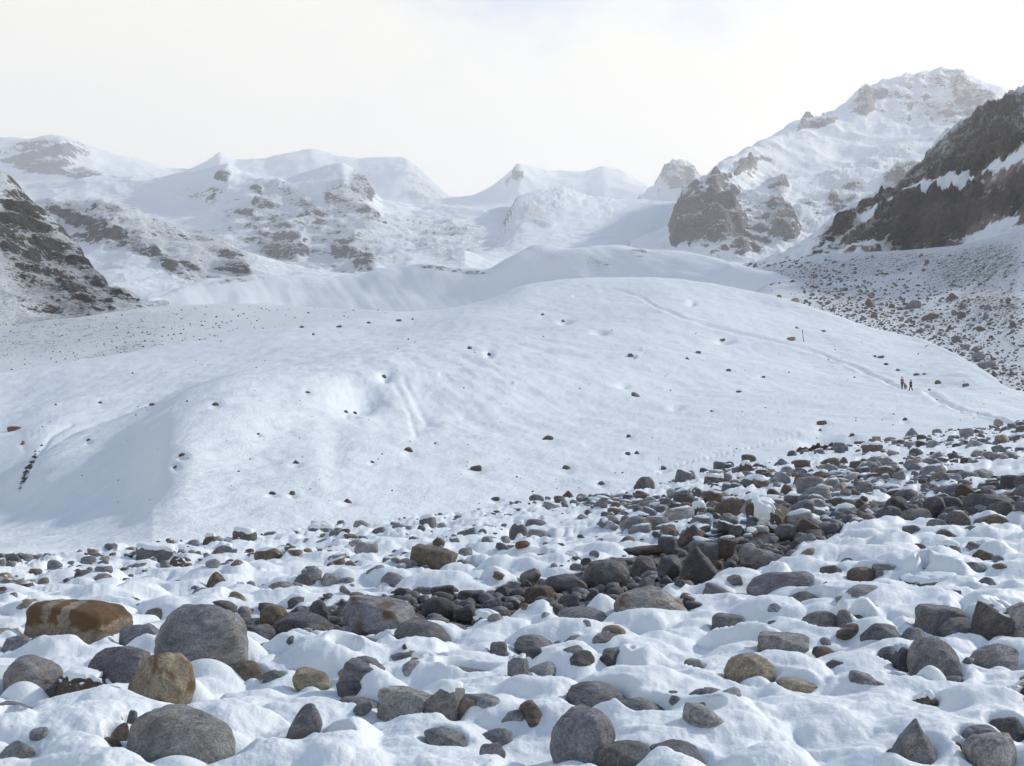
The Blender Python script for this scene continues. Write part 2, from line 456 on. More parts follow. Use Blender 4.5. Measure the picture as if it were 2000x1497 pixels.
def mat_plain(name, col, rough=0.7):
    m, n, l, b = new_mat(name)
    tc = n.new('ShaderNodeTexCoord')
    nz = N(n, 'ShaderNodeTexNoise', i_Scale=14.0, i_Detail=4.0); l.new(tc.outputs['Object'], nz.inputs['Vector'])
    mr = N(n, 'ShaderNodeMapRange', i_To_Min=0.75, i_To_Max=1.25); l.new(nz.outputs['Fac'], mr.inputs['Value'])
    vm = N(n, 'ShaderNodeVectorMath', operation='SCALE'); vm.inputs[0].default_value = col[:3]
    l.new(mr.outputs[0], vm.inputs['Scale']); l.new(vm.outputs[0], b.inputs['Base Color'])
    b.inputs['Roughness'].default_value = rough
    return m

M_GROUND = mat_ground()
M_SNOW = mat_snow()
M_CAP = mat_snow('snow_cap', s1=9.0, d1=0.05, k1=0.2, s2=60.0, d2=0.01, k2=0.2)
M_GLAC = mat_mountain('glacier_snow', 0.8, (0.05, 0.045, 0.045), (0.16, 0.14, 0.12), thr=0.62, soft=0.05, slope=0.0, streak=(1, 0.5, 1), fine=0.4, mid=0.3, bump=0.30, calm=1.0)
M_SCREE = mat_mountain('snowy_scree', 1.6, (0.045, 0.043, 0.043), (0.15, 0.135, 0.125), thr=0.50, soft=0.07, slope=0.5, streak=(1, 1, 1.2), fine=1.3, mid=0.8, bump=0.6, calm=0.8)
M_ROCKY = mat_mountain('near_rock_slope', 9.0, (0.03, 0.028, 0.028), (0.13, 0.115, 0.10), thr=0.42, soft=0.07, slope=1.5, streak=(1, 1, 1.8), fine=1.7, mid=1.2, bump=0.9)
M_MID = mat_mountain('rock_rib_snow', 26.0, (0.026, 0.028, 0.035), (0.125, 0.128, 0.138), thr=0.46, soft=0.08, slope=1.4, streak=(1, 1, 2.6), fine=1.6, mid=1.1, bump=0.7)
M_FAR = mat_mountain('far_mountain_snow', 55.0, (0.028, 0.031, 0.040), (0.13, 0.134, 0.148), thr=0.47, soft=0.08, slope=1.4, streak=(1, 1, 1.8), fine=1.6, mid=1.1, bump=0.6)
M_CLIFF = mat_mountain('cliff_rock', 20.0, (0.055, 0.042, 0.037), (0.24, 0.18, 0.15), thr=0.40, soft=0.07, slope=0.75, streak=(1.1, 1, 1.1), fine=1.7, mid=1.2, bump=1.0)
M_ROCK = mat_rock('gneiss_stone')
M_STUFF = mat_rock('gneiss_rubble', per_object=False, grain=6.0)

# ------------------------------------------------------------------ near ground: snow over a boulder field
EDGE = {-250: (1100, 15), 0: (1092, 16), 100: (1090, 18), 400: (1058, 22), 620: (1032, 25), 1000: (985, 34), 1300: (938, 42),
        1450: (898, 50), 1700: (856, 60), 2000: (818, 66), 2250: (800, 68)}
def edge_at(px):
    return table(EDGE, np.atleast_1d(np.asarray(px, float)), 0)
def slope_at(px):
    py, y = edge_at(px)
    return (-1.65 + (py - HY) / F * y) / (y - 4.8)
def ground_Y(px, py):
    s = slope_at(px)
    return (1.65 - 4.8 * s) / ((np.asarray(py, float) - HY) / F - s)
def ground_Z(px, Y):
    return -1.65 - slope_at(px) * (Y - 4.8)

CHAN = [(-100, 1262), (300, 1256), (470, 1232), (600, 1222), (720, 1208), (900, 1192), (1000, 1180), (1130, 1158), (1300, 1118),
        (1450, 1088), (1560, 1060), (1650, 1018), (1760, 992), (1860, 990), (1985, 990), (2250, 985)]
CHW = [(-100, 4), (300, 10), (430, 30), (600, 34), (720, 36), (900, 34), (1000, 42), (1130, 50), (1300, 56), (1450, 50), (1560, 28), (1650, 22), (1760, 24), (1860, 26), (1985, 30), (2250, 30)]
def chan(px, py):
    c = np.interp(px, *np.array(CHAN, float).T); w = np.interp(px, *np.array(CHW, float).T)
    return (py - c) / w

# hand placed stones: centre x, lowest visible y, width, height (photo pixels), shape, colour, tilt, words
G_, L_, B_, T_, D_, R_ = 'grey', 'light', 'brown', 'tan', 'dark', 'rust'
HERO = [
 (155, 1272, 190, 97, 'slab', T_, 4, 'tan slab boulder with a rusty brown band along its top edge', 'o'),
 (392, 1330, 190, 150, 'dome', L_, 12, 'largest round grey boulder, next to the rusty slab', ''),
 (228, 1358, 125, 92, 'angular', G_, 22, 'grey streaky boulder under the rusty slab, leaning right', ''),
 (318, 1388, 128, 114, 'round', T_, 30, 'tan grey boulder with yellow stain below the big round boulder', 'y'),
 (272, 1280, 85, 58, 'angular', G_, -8, 'dark grey boulder wedged between rusty slab and big round boulder', ''),
 (66, 1364, 122, 80, 'dome', L_, 28, 'smooth pale boulder half under snow by the left edge', 'a'),
 (168, 1370, 108, 56, 'flat', B_, 20, 'flat brownish stone beneath the snow in front of the rusty slab', ''),
 (32, 1288, 62, 44, 'round', G_, 0, 'grey stone left of the rusty slab at the picture edge', ''),
 (76, 1288, 46, 46, 'round', G_, 10, 'dark rounded stone touching the rusty slab on its left', ''),
 (356, 1504, 208, 118, 'dome', L_, 18, 'huge pale boulder cut by the lower edge, streaked grey', ''),
 (24, 1455, 36, 50, 'angular', D_, 0, 'dark stone low on the left edge above a pale one', ''),
 (32, 1506, 66, 56, 'angular', L_, 20, 'pale streaky stone in the lower left corner', ''),
 (256, 1452, 24, 64, 'slab', D_, 8, 'narrow upright dark stone left of the huge pale boulder', ''),
 (232, 1470, 44, 56, 'angular', B_, 15, 'dark brown stone in the snow hole beside the huge pale boulder', ''),
 (206, 1492, 62, 50, 'flat', B_, 30, 'brown tilted stone at the bottom edge in a snow hole', ''),
 (592, 1466, 76, 90, 'flat', G_, 48, 'long grey stone leaning down to the right out of deep snow', ''),
 (650, 1470, 60, 28, 'flat', D_, 15, 'dark low stone in the hollow beside the long leaning stone', ''),
 (796, 1408, 116, 64, 'slab', L_, 12, 'pale blocky boulder in front of its darker twin', 'a'),
 (866, 1412, 84, 78, 'angular', G_, 8, 'squarish grey boulder behind the pale blocky boulder', ''),
 (918, 1334, 94, 28, 'flat', G_, 8, 'low grey arched stone half under snow, right of the blocky pair', 'a'),
 (738, 1244, 142, 76, 'angular', G_, 10, 'large dark boulder with a rusty front in the stream bed', 'y'),
 (826, 1268, 112, 54, 'dome', G_, 12, 'smooth grey boulder at the right foot of the rusty fronted boulder', ''),
 (535, 1222, 54, 40, 'dome', T_, 0, 'round tan stone standing right of the biggest round boulder', ''),
 (586, 1218, 46, 34, 'round', G_, 5, 'grey stone between the tan round stone and an upright one', ''),
 (621, 1220, 42, 48, 'round', G_, 0, 'upright grey stone at the upper rim of the stream bed', ''),
 (596, 1242, 116, 42, 'angular', G_, 4, 'long wedge stone with one pale lit edge in the stream bed', ''),
 (504, 1258, 70, 36, 'round', G_, 0, 'low grey stone right beside the biggest round boulder', ''),
 (572, 1268, 76, 30, 'flat', B_, 18, 'flat brown grey stone below the long wedge stone', ''),
 (684, 1272, 130, 34, 'flat', G_, 12, 'long low grey stone arching out of snow below the rusty fronted boulder', 'a'),
 (524, 1288, 46, 32, 'round', T_, 0, 'small tan stone beside snow, lower right of biggest round boulder', ''),
 (676, 1306, 50, 26, 'angular', R_, -14, 'small rust brown stone alone in the snow below the stream bed', ''),
 (608, 1350, 74, 42, 'round', T_, 25, 'tan arched stone with snow covering its left half', 'a'),
 (484, 1334, 64, 42, 'round', B_, 22, 'brown stone at the lower right foot of the biggest round boulder', ''),
 (534, 1336, 40, 26, 'round', G_, 0, 'small dark stone right of the brown foot stone', ''),
 (848, 1116, 92, 52, 'slab', B_, 10, 'dark brown block rising from snow, behind the stream bed', ''),
 (305, 1100, 86, 34, 'slab', G_, 4, 'boxy grey brown block on the moraine rim, snow on top', 'c'),
 (346, 1106, 34, 20, 'angular', B_, 10, 'brown stone right beside the boxy block on the rim', ''),
 (478, 1064, 46, 30, 'slab', D_, 6, 'dark square block on the rim between boxy block and grey capped stone', 'c'),
 (410, 1067, 26, 22, 'angular', B_, 0, 'small brown stone with snow on top left of dark square block', 'c'),
 (432, 1088, 42, 26, 'angular', G_, 0, 'grey stone with a snow patch below the small brown capped stone', 'c'),
 (628, 1048, 50, 26, 'round', G_, 10, 'grey capped stone at the glacier foot', 'c'),
 (521, 994, 26, 14, 'angular', G_, 10, 'grey stone lying out on the lower glacier snow', ''),
 (836, 1032, 34, 24, 'slab', G_, -12, 'isolated grey block behind the dark brown block', ''),
 (782, 1046, 40, 22, 'flat', G_, 8, 'low grey stone on the rim left of the isolated block', ''),
 (185, 1096, 28, 16, 'slab', G_, 6, 'small grey block on the rim left of the boxy block', ''),
 (144, 1175, 46, 27, 'wedge', B_, 0, 'brown pointed stone in the snow behind the rusty slab', ''),
 (256, 1186, 50, 17, 'flat', B_, 4, 'low brown pointed stone behind rusty slab to its right', ''),
 (340, 1188, 40, 20, 'wedge', G_, 8, 'grey pointed stone behind the biggest round boulder', ''),
 (268, 1116, 22, 15, 'round', G_, 0, 'small round stone just in front of the boxy block', ''),
 (114, 1134, 38, 24, 'round', G_, 12, 'grey hump stone with snow in front, left snowfield', ''),
 (63, 1158, 30, 15, 'round', G_, 16, 'small grey stone left of brown pointed stone', ''),
 (24, 1112, 36, 30, 'angular', D_, 0, 'dark stone on the left picture edge at the rim', ''),
 (22, 1160, 34, 30, 'angular', G_, 20, 'grey stone on the left picture edge below the rim', ''),
 (552, 1168, 62, 32, 'round', L_, 14, 'pale pointed stone above the upright stone', ''),
 (578, 1156, 26, 18, 'round', G_, 0, 'small dark stone right of the pale pointed stone', ''),
 (644, 1142, 36, 22, 'round', L_, 0, 'pale stone sitting on snow right of the pale pointed stone', ''),
 (495, 1130, 22, 12, 'angular', R_, 0, 'small rust stone above the pale pointed stone', ''),
 (766, 1144, 46, 26, 'round', G_, 20, 'smooth grey stone in front of the dark brown block', ''),
 (752, 1122, 38, 14, 'flat', G_, 6, 'low grey stone left of the dark brown block', ''),
 (912, 1112, 46, 18, 'flat', L_, 18, 'pale low stone right beside the dark brown block', ''),
 (470, 1158, 30, 16, 'round', B_, 0, 'brown hump stone in snow left of the pale pointed stone', ''),
 (460, 1186, 40, 30, 'round', T_, 20, 'tan stone under a snow pillow left of the round tan stone', ''),
 (918, 1174, 48, 20, 'slab', D_, 2, 'dark flat topped stone on the upper rim of the stream bed', ''),
 (980, 1166, 30, 22, 'round', D_, 0, 'dark round stone on the stream bed rim at the middle', ''),
 (858, 1206, 70, 38, 'dome', D_, 0, 'dark domed stone right of the rusty fronted boulder', ''),
 (906, 1210, 44, 28, 'angular', D_, 10, 'dark stone leaning on the dark domed stone', ''),
 (955, 1226, 60, 30, 'round', G_, 8, 'grey stone in the middle of the stream bed', ''),
 (890, 1242, 66, 24, 'flat', G_, 16, 'low grey stone between stream bed and snow patch', ''),
 (974, 1290, 34, 36, 'slab', G_, 0, 'upright grey stone in deep snow near the middle', ''),
 (700, 1390, 84, 26, 'flat', G_, 8, 'low grey stone left of the pale blocky boulder', ''),
 (872, 1462, 90, 40, 'flat', G_, 30, 'long thin stone sloping right below the blocky pair', ''),
 (962, 1482, 52, 30, 'angular', G_, 15, 'dark grey stone at the lower edge near the middle', ''),
 (830, 1312, 60, 34, 'flat', T_, 28, 'tan stone between two snow pillows above the blocky pair', ''),
 # right half
 (1138, 1492, 130, 108, 'dome', G_, 8, 'big dark grey boulder at the lower edge with wrinkled top', ''),
 (1168, 1396, 124, 62, 'dome', G_, 14, 'humped grey boulder behind the wrinkled boulder', ''),
 (1258, 1410, 104, 44, 'flat', G_, 24, 'ridge of grey stone running right from the humped boulder', 'a'),
 (1214, 1502, 130, 50, 'flat', G_, 0, 'wide low grey stone at the lower edge under snow', ''),
 (1322, 1502, 110, 50, 'flat', G_, 16, 'low stone at the lower edge right of the wide low one', ''),
 (1012, 1352, 42, 70, 'slab', G_, 0, 'upright grey stone beside a dark hole near the middle', ''),
 (1046, 1278, 86, 34, 'round', G_, 10, 'long arched grey stone in snow below the stream bed', 'a'),
 (1272, 1214, 146, 66, 'round', L_, 10, 'large rust stained boulder on the near stream bank', 'y'),
 (1138, 1224, 100, 36, 'round', G_, 0, 'grey boulder half covered by snow left of the rust stained boulder', 'a'),
 (1185, 1142, 90, 48, 'dome', G_, 6, 'large smooth grey boulder in the stream bed', ''),
 (1106, 1154, 84, 32, 'round', G_, 10, 'grey boulder left of the large smooth one in the stream bed', ''),
 (1364, 1134, 76, 66, 'wedge', D_, -6, 'dark sharp pointed boulder standing in the stream bed', ''),
 (1257, 1118, 52, 32, 'round', G_, 6, 'rounded dark boulder right of the large smooth boulder', ''),
 (1310, 1130, 48, 44, 'angular', G_, 0, 'grey angular boulder left of the sharp pointed boulder', ''),
 (1380, 1092, 70, 34, 'slab', G_, 6, 'flat topped grey block behind the sharp pointed boulder', ''),
 (1418, 1087, 42, 36, 'angular', B_, 20, 'brown leaning stone right of the flat topped block', ''),
 (1352, 1062, 58, 36, 'wedge', B_, 4, 'brown pyramid stone on the far stream bank', ''),
 (1304, 1076, 40, 28, 'slab', G_, 0, 'square grey block at the end of a low ledge', ''),
 (1262, 1080, 80, 14, 'flat', B_, -6, 'long low ledge stone left of the square grey block', ''),
 (1364, 1024, 74, 42, 'wedge', B_, 0, 'brown boulder with a snow cap, left of the draped boulders', 'c'),
 (1428, 1016, 66, 42, 'angular', B_, -10, 'brown boulder between the capped one and the snow draped one', ''),
 (1502, 1038, 96, 60, 'angular', B_, 14, 'large brown boulder with snow draped over its left side', 's'),
 (1577, 1046, 50, 32, 'slab', B_, 30, 'brown slanting slab right of the snow draped boulder', ''),
 (1536, 1050, 44, 26, 'round', G_, 8, 'grey stone at the foot of the brown slanting slab', ''),
 (1488, 1106, 90, 38, 'angular', L_, 6, 'smooth pale boulder on the right of the stream bed', ''),
 (1520, 1166, 134, 50, 'flat', G_, -16, 'long grey ridge stone at the near stream bank', 'a'),
 (1424, 1238, 66, 38, 'slab', G_, 6, 'grey block with brown corner standing on snow', ''),
 (1430, 1256, 60, 22, 'flat', B_, -10, 'low brown stone in front of the grey block on snow', ''),
 (1530, 1290, 110, 54, 'angular', L_, 10, 'pale flat faced boulder with snow heaped on its front', 'a'),
 (1464, 1346, 96, 68, 'dome', T_, 8, 'olive brown arched boulder around a snow heap', 'a'),
 (1354, 1324, 38, 36, 'slab', L_, 0, 'small upright pale stone alone in smooth snow', ''),
 (1558, 1352, 88, 24, 'flat', T_, 10, 'low tan stone right of the olive brown arched boulder', ''),
 (1614, 1288, 56, 24, 'round', B_, 14, 'dark brown hump right of the pale flat faced boulder', 'a'),
 (1246, 1318, 36, 24, 'round', G_, 10, 'small grey hump in the smooth snow near the middle', ''),
 (1566, 1190, 72, 34, 'round', G_, -16, 'rounded grey boulder behind the pale flat faced one', ''),
 (1600, 1196, 76, 20, 'flat', G_, -8, 'thin curved stone edge right of the rounded grey boulder', ''),
 (1600, 1232, 70, 38, 'angular', L_, -22, 'pale speckled stone poking from a wide snow slope', ''),
 (1684, 1135, 60, 26, 'dome', B_, 0, 'smooth brown grey dome on the right snow slope', ''),
 (1622, 1132, 44, 28, 'angular', D_, -12, 'dark angular stone right of the stream bed', ''),
 (1721, 1157, 30, 15, 'wedge', R_, 0, 'tiny rust brown pointed stone below the brown grey dome', ''),
 (1656, 1108, 28, 18, 'flat', G_, -20, 'small slanting stone above the brown grey dome', ''),
 (1742, 1110, 30, 22, 'flat', G_, -28, 'narrow slanting stone right of the brown grey dome', ''),
 (1782, 1490, 102, 84, 'wedge', G_, 0, 'dark grey pyramid boulder at the lower right edge', ''),
 (1738, 1492, 22, 30, 'angular', G_, 0, 'small stone leaning on the left of the pyramid boulder', ''),
 (1822, 1338, 98, 92, 'angular', G_, -6, 'big upright grey boulder in the right boulder cluster', ''),
 (1838, 1244, 104, 60, 'slab', G_, 6, 'broad grey boulder at the top of the right cluster', ''),
 (1866, 1250, 72, 44, 'round', G_, -10, 'grey boulder in front of the broad one in the right cluster', ''),
 (1946, 1262, 92, 92, 'angular', D_, 0, 'large dark brown boulder on the right picture edge', ''),
 (1992, 1262, 60, 84, 'round', L_, 0, 'pale boulder leaning on the dark brown edge boulder', ''),
 (1944, 1316, 96, 56, 'round', L_, -12, 'speckled pale boulder under the dark brown edge boulder', ''),
 (1783, 1264, 52, 38, 'round', G_, -14, 'smooth grey stone left of the broad cluster boulder', ''),
 (1738, 1306, 46, 42, 'angular', G_, 8, 'grey stone left of the big upright boulder', ''),
 (1764, 1316, 40, 50, 'angular', D_, 10, 'dark stone squeezed against the big upright boulder', ''),
 (1808, 1384, 48, 30, 'round', B_, -26, 'brown grey stone curving out of snow below the cluster', ''),
 (1844, 1346, 70, 26, 'flat', G_, -14, 'long low stone along the snow under the upright boulder', ''),
 (1754, 1344, 50, 18, 'flat', B_, -4, 'low brown stone at the left foot of the upright boulder', ''),
 (1942, 1504, 104, 68, 'angular', L_, -8, 'pale wrinkled boulder in the lower right corner', ''),
 (1914, 1470, 70, 50, 'round', G_, 0, 'grey boulder behind the pale wrinkled corner boulder', ''),
 (1964, 1446, 70, 46, 'angular', D_, 0, 'dark boulder above the pale wrinkled corner boulder', ''),
 (1984, 1384, 40, 40, 'angular', D_, 0, 'dark stone on the right edge above the corner boulders', ''),
 (1876, 1478, 26, 26, 'angular', R_, 0, 'rust coloured stone left of the corner boulders', ''),
 (1500, 1478, 46, 26, 'wedge', G_, 10, 'small grey pointed stone near the lower edge', ''),
 (1374, 1420, 60, 18, 'flat', G_, 8, 'low curved stone in smooth snow left of lower middle', ''),
 (1452, 1396, 32, 18, 'round', G_, 22, 'little grey hump above the low curved stone', ''),
 (1920, 1100, 44, 26, 'round', B_, -10, 'brown grey round stone on the upper right snow', ''),
 (1852, 1087, 46, 26, 'round', G_, 0, 'smooth grey dome stone left of the brown grey round stone', ''),
 (1830, 1100, 46, 20, 'flat', G_, -16, 'low slanting stone in front of the smooth grey dome', ''),
 (1900, 1076, 32, 18, 'round', G_, 0, 'small grey dome above the brown grey round stone', ''),
 (1794, 1082, 32, 20, 'round', B_, -24, 'brown curved stone left of the smooth grey dome', ''),
 (1896, 1122, 56, 24, 'flat', G_, -26, 'dark slanting stone under the brown grey round stone', ''),
 (1802, 1128, 24, 18, 'slab', B_, 0, 'small brown block on a snow ridge', ''),
 (1814, 1142, 106, 18, 'flat', G_, -6, 'long thin stone edge below the small brown block', ''),
 (1888, 1140, 24, 14, 'round', B_, 0, 'little brown stone right of the long thin stone edge', ''),
 (1884, 1162, 46, 14, 'flat', L_, 4, 'flat pale stone above the right cluster', ''),
 (1928, 1152, 36, 24, 'flat', G_, -34, 'grey stone slanting up right above the cluster', ''),
 (1960, 1178, 40, 24, 'round', G_, 0, 'striped grey stone just above the dark brown edge boulder', ''),
 (1926, 1002, 86, 38, 'round', G_, 6, 'largest grey boulder of the upper right rock band', ''),
 (1952, 1014, 50, 34, 'angular', G_, -20, 'grey boulder in front of the largest one in the rock band', ''),
 (1936, 1036, 66, 32, 'angular', B_, -4, 'brown boulder below the largest rock band boulder', ''),
 (1884, 976, 36, 30, 'round', B_, 10, 'round brown grey boulder left of the largest rock band boulder', ''),
 (1858, 998, 42, 28, 'round', G_, 0, 'rounded boulder rimmed by snow in the upper rock band', ''),
 (1826, 1004, 46, 34, 'angular', G_, 0, 'grey boulder left of the snow rimmed one', ''),
 (1750, 1002, 46, 32, 'round', D_, -10, 'dark domed boulder at the left of the upper rock band', ''),
 (1738, 1018, 52, 30, 'angular', G_, -8, 'grey boulder in front of the dark domed one', ''),
 (1790, 1020, 54, 26, 'angular', G_, 4, 'grey slab right of the dark domed boulder', ''),
 (1828, 1038, 40, 24, 'angular', G_, 0, 'grey boulder below the rock band beside snow', ''),
 (1970, 962, 34, 34, 'angular', D_, 0, 'dark boulder on the right edge above the rock band', ''),
 (1776, 976, 22, 18, 'slab', G_, 0, 'small upright block behind the rock band', ''),
 (1852, 961, 16, 13, 'wedge', R_, 0, 'tiny rust pyramid standing on the rock band', ''),
 (1704, 886, 40, 20, 'slab', B_, 0, 'brown block at the glacier foot on the right', ''),
 (1462, 904, 30, 16, 'angular', B_, 14, 'upper brown stone of the pair at the glacier foot', ''),
 (1455, 924, 32, 22, 'angular', B_, -6, 'lower brown stone with snow top of the glacier foot pair', 'c'),
 (1528, 910, 34, 14, 'wedge', G_, 0, 'grey pointed stone right of the glacier foot pair', ''),
 (1394, 950, 38, 22, 'slab', B_, 4, 'brown block with snow spot left of the glacier foot pair', 'c'),
 (1328, 972, 22, 20, 'angular', B_, -20, 'brown leaning stone above the capped brown boulder', ''),
 (1474, 956, 60, 26, 'angular', G_, 10, 'broad grey stone pile below the glacier foot pair', ''),
 (1538, 970, 28, 24, 'angular', B_, -26, 'brown stone slanting left in the upper snow', ''),
 (1612, 940, 34, 14, 'slab', B_, 0, 'dark brown bar shaped stone in the upper rubble', ''),
 (1108, 974, 26, 15, 'wedge', R_, 0, 'rust brown pointed stone at the glacier foot near the middle', ''),
 (1048, 980, 30, 14, 'round', G_, 14, 'grey stone left of the rust brown pointed stone', ''),
 (1137, 980, 24, 16, 'round', L_, 0, 'pale round stone right of the rust brown pointed stone', ''),
 (1012, 1054, 36, 34, 'round', D_, 6, 'dark boulder behind the stream bed at the middle', ''),
 (1052, 1056, 48, 22, 'flat', L_, 14, 'pale flat stone right of the dark middle boulder', ''),
 (1048, 1032, 46, 18, 'flat', G_, 10, 'grey stone behind the pale flat stone', ''),
 (1180, 1040, 28, 12, 'slab', T_, 0, 'tan block in the snow behind the stream bed', ''),
 (1208, 1032, 28, 14, 'round', B_, 0, 'brown hump right of the tan block', ''),
 (1056, 1102, 52, 20, 'slab', D_, -6, 'dark flat topped stone at the back of the stream bed', ''),
 (1118, 1104, 36, 22, 'round', D_, 8, 'dark round stone right of the dark flat topped one', ''),
 (1146, 1108, 26, 18, 'round', D_, 0, 'small dark stone behind the large smooth boulder', ''),
]
PAL = {'grey': (0.200, 0.206, 0.219), 'light': (0.30, 0.30, 0.30), 'brown': (0.155, 0.125, 0.102), 'tan': (0.30, 0.26, 0.195), 'dark': (0.125, 0.125, 0.13), 'rust': (0.20, 0.105, 0.05)}

# extra stones of the boulder field, thrown by chance: (px, py, width in m, colour)
R = random.Random(11)
heroes_xy = [(h[0], h[1], h[2], h[3]) for h in HERO]
def free(px, py, wpx, k=0.55):
    for (x, y, w, h) in heroes_xy:
        if abs(px - x) < (w + wpx) * k * 0.9 and -h * 0.95 - 3 < py - y < h * 0.35 + wpx * 0.3: return False
    return True
FILL = []
def pick_col(r):
    return r.choices(['grey', 'light', 'brown', 'dark', 'tan', 'rust'], [48, 14, 19, 14, 4, 1])[0]
tries = 0
zones = [   # how many, px range, py range as function of px, size range in metres
    (66, (420, 1640), 'chan', (0.16, 0.42)),
    (46, (1640, 1990), 'band', (0.25, 0.6)),
    (40, (1250, 1985), 'upper', (0.25, 0.8)),
    (12, (400, 1000), 'rim', (0.2, 0.45)),
    (6, (20, 1980), 'mid', (0.12, 0.26)),
]
for cnt, (xa, xb), zone, (sa, sb) in zones:
    got = 0; tries = 0
    while got < cnt and tries < 4000:
        tries += 1
        px = R.uniform(xa, xb)
        c = np.interp(px, *np.array(CHAN, float).T); w = np.interp(px, *np.array(CHW, float).T)
        e = float(edge_at(px)[0][0])
        if zone == 'chan': py = c + w * R.uniform(-0.95, 0.95)
        elif zone == 'band': py = R.uniform(935, 1040)
        elif zone == 'upper': py = e + R.uniform(6, 105)
        elif zone == 'rim': py = e + R.uniform(4, 110)
        else: py = R.uniform(e + 50, max(e + 90, 1230))
        if py > 1470 or py < e + 4: continue
        Y = float(ground_Y(px, py)[0])
        size = R.uniform(sa, sb) ** 1.0
        wpx = size * F / Y
        if wpx < 12: continue
        if not free(px, py, wpx): continue
        if zone in ('mid', 'rim') and abs(chan(px, py)) < 1.2: continue
        heroes_xy.append((px, py, wpx, wpx * 0.6))
        FILL.append((px, py, wpx, wpx * R.uniform(0.45, 0.75), R.choice(['round', 'angular', 'angular', 'slab', 'round', 'wedge'] if zone in ('chan', 'mid') else ['angular', 'angular', 'slab', 'wedge', 'round']), pick_col(R), R.uniform(-20, 20), zone))
        got += 1

# the grid of the near ground
NCOL, NROW = 930, 445
xs = np.concatenate([np.linspace(-1000, -66, 60), np.linspace(-60, 2060, 810), np.linspace(2066, 3000, 60)])
def col_of(px):
    return float(np.interp(px, xs, np.arange(NCOL)))
e_py, e_Y = table(EDGE, xs, 60)
PYMAX = 1760.0
rowt = np.linspace(0, 1, NROW)
pyg = PYMAX + (e_py[None, :] - 14 - PYMAX) * rowt[:, None]
sl = (-1.65 + (e_py - HY) / F * e_Y) / (e_Y - 4.8)
Yg = (1.65 - 4.8 * sl)[None, :] / ((pyg - HY) / F - sl[None, :])
Zg = -1.65 - sl[None, :] * (Yg - 4.8)
PXg = np.broadcast_to(xs, Yg.shape).copy()
Xg = (PXg - CX) / F * Yg
wx = Xg + 0.16 * fbm2(Xg * 2.3, Yg * 2.3, 2, 31); wy = Yg + 0.16 * fbm2(Xg * 2.3 + 50, Yg * 2.3, 2, 33)
bump = 0.19 * pillows(wx, wy, 0.46, 3) + 0.03 * pillows(wx * 1.1 + 3, wy, 0.21, 13) + 0.14 * pillows(wx + 9, wy * 0.9, 1.25, 23)
bump += 0.022 * fbm2(Xg * 6, Yg * 6, 4, 41, 0.6) + 0.05 * fbm2(Xg * 0.7, Yg * 0.7, 3, 43)
farfade = 1 - 0.35 * sstep(14, 45, Yg)
bump *= farfade
ch = np.abs(chan(PXg, pyg)) + 0.30 * fbm2(Xg * 1.6, Yg * 1.2, 3, 51)
chm = 1 - sstep(0.75, 1.1, ch)
bump = bump * (1 - 0.85 * chm)
bare = chm * 0.8
# patchy thin snow in the upper right rubble and along the rim
thin = sstep(1250, 1500, PXg) * (1 - sstep(985, 1030, pyg)) * (0.24 + 0.3 * fbm2(Xg * 0.55, Yg * 0.3, 3, 61))
thin = np.maximum(thin, sstep(350, 600, PXg) * (1 - sstep(1060, 1110, pyg)) * (0.12 + 0.2 * fbm2(Xg * 0.8, Yg * 0.4, 3, 63)))
bare = np.maximum(bare, np.clip(thin, 0, 1))
keep = np.ones_like(bump)
add = np.zeros_like(bump)
def window(X0, Y0, r):
    px = CX + F * X0 / Y0
    near, far = max(1.0, Y0 - r), Y0 + r
    i0 = int(np.clip(col_of(px - r / near * F) - 2, 0, NCOL - 1)); i1 = int(np.clip(col_of(px + r / near * F) + 3, 0, NCOL))
    ic = int(np.clip(round(col_of(px)), 0, NCOL - 1))
    colY = Yg[:, ic]
    j0 = max(0, int(np.searchsorted(colY, near)) - 2); j1 = min(NROW, int(np.searchsorted(colY, far)) + 3)
    return slice(j0, j1), slice(i0, i1)

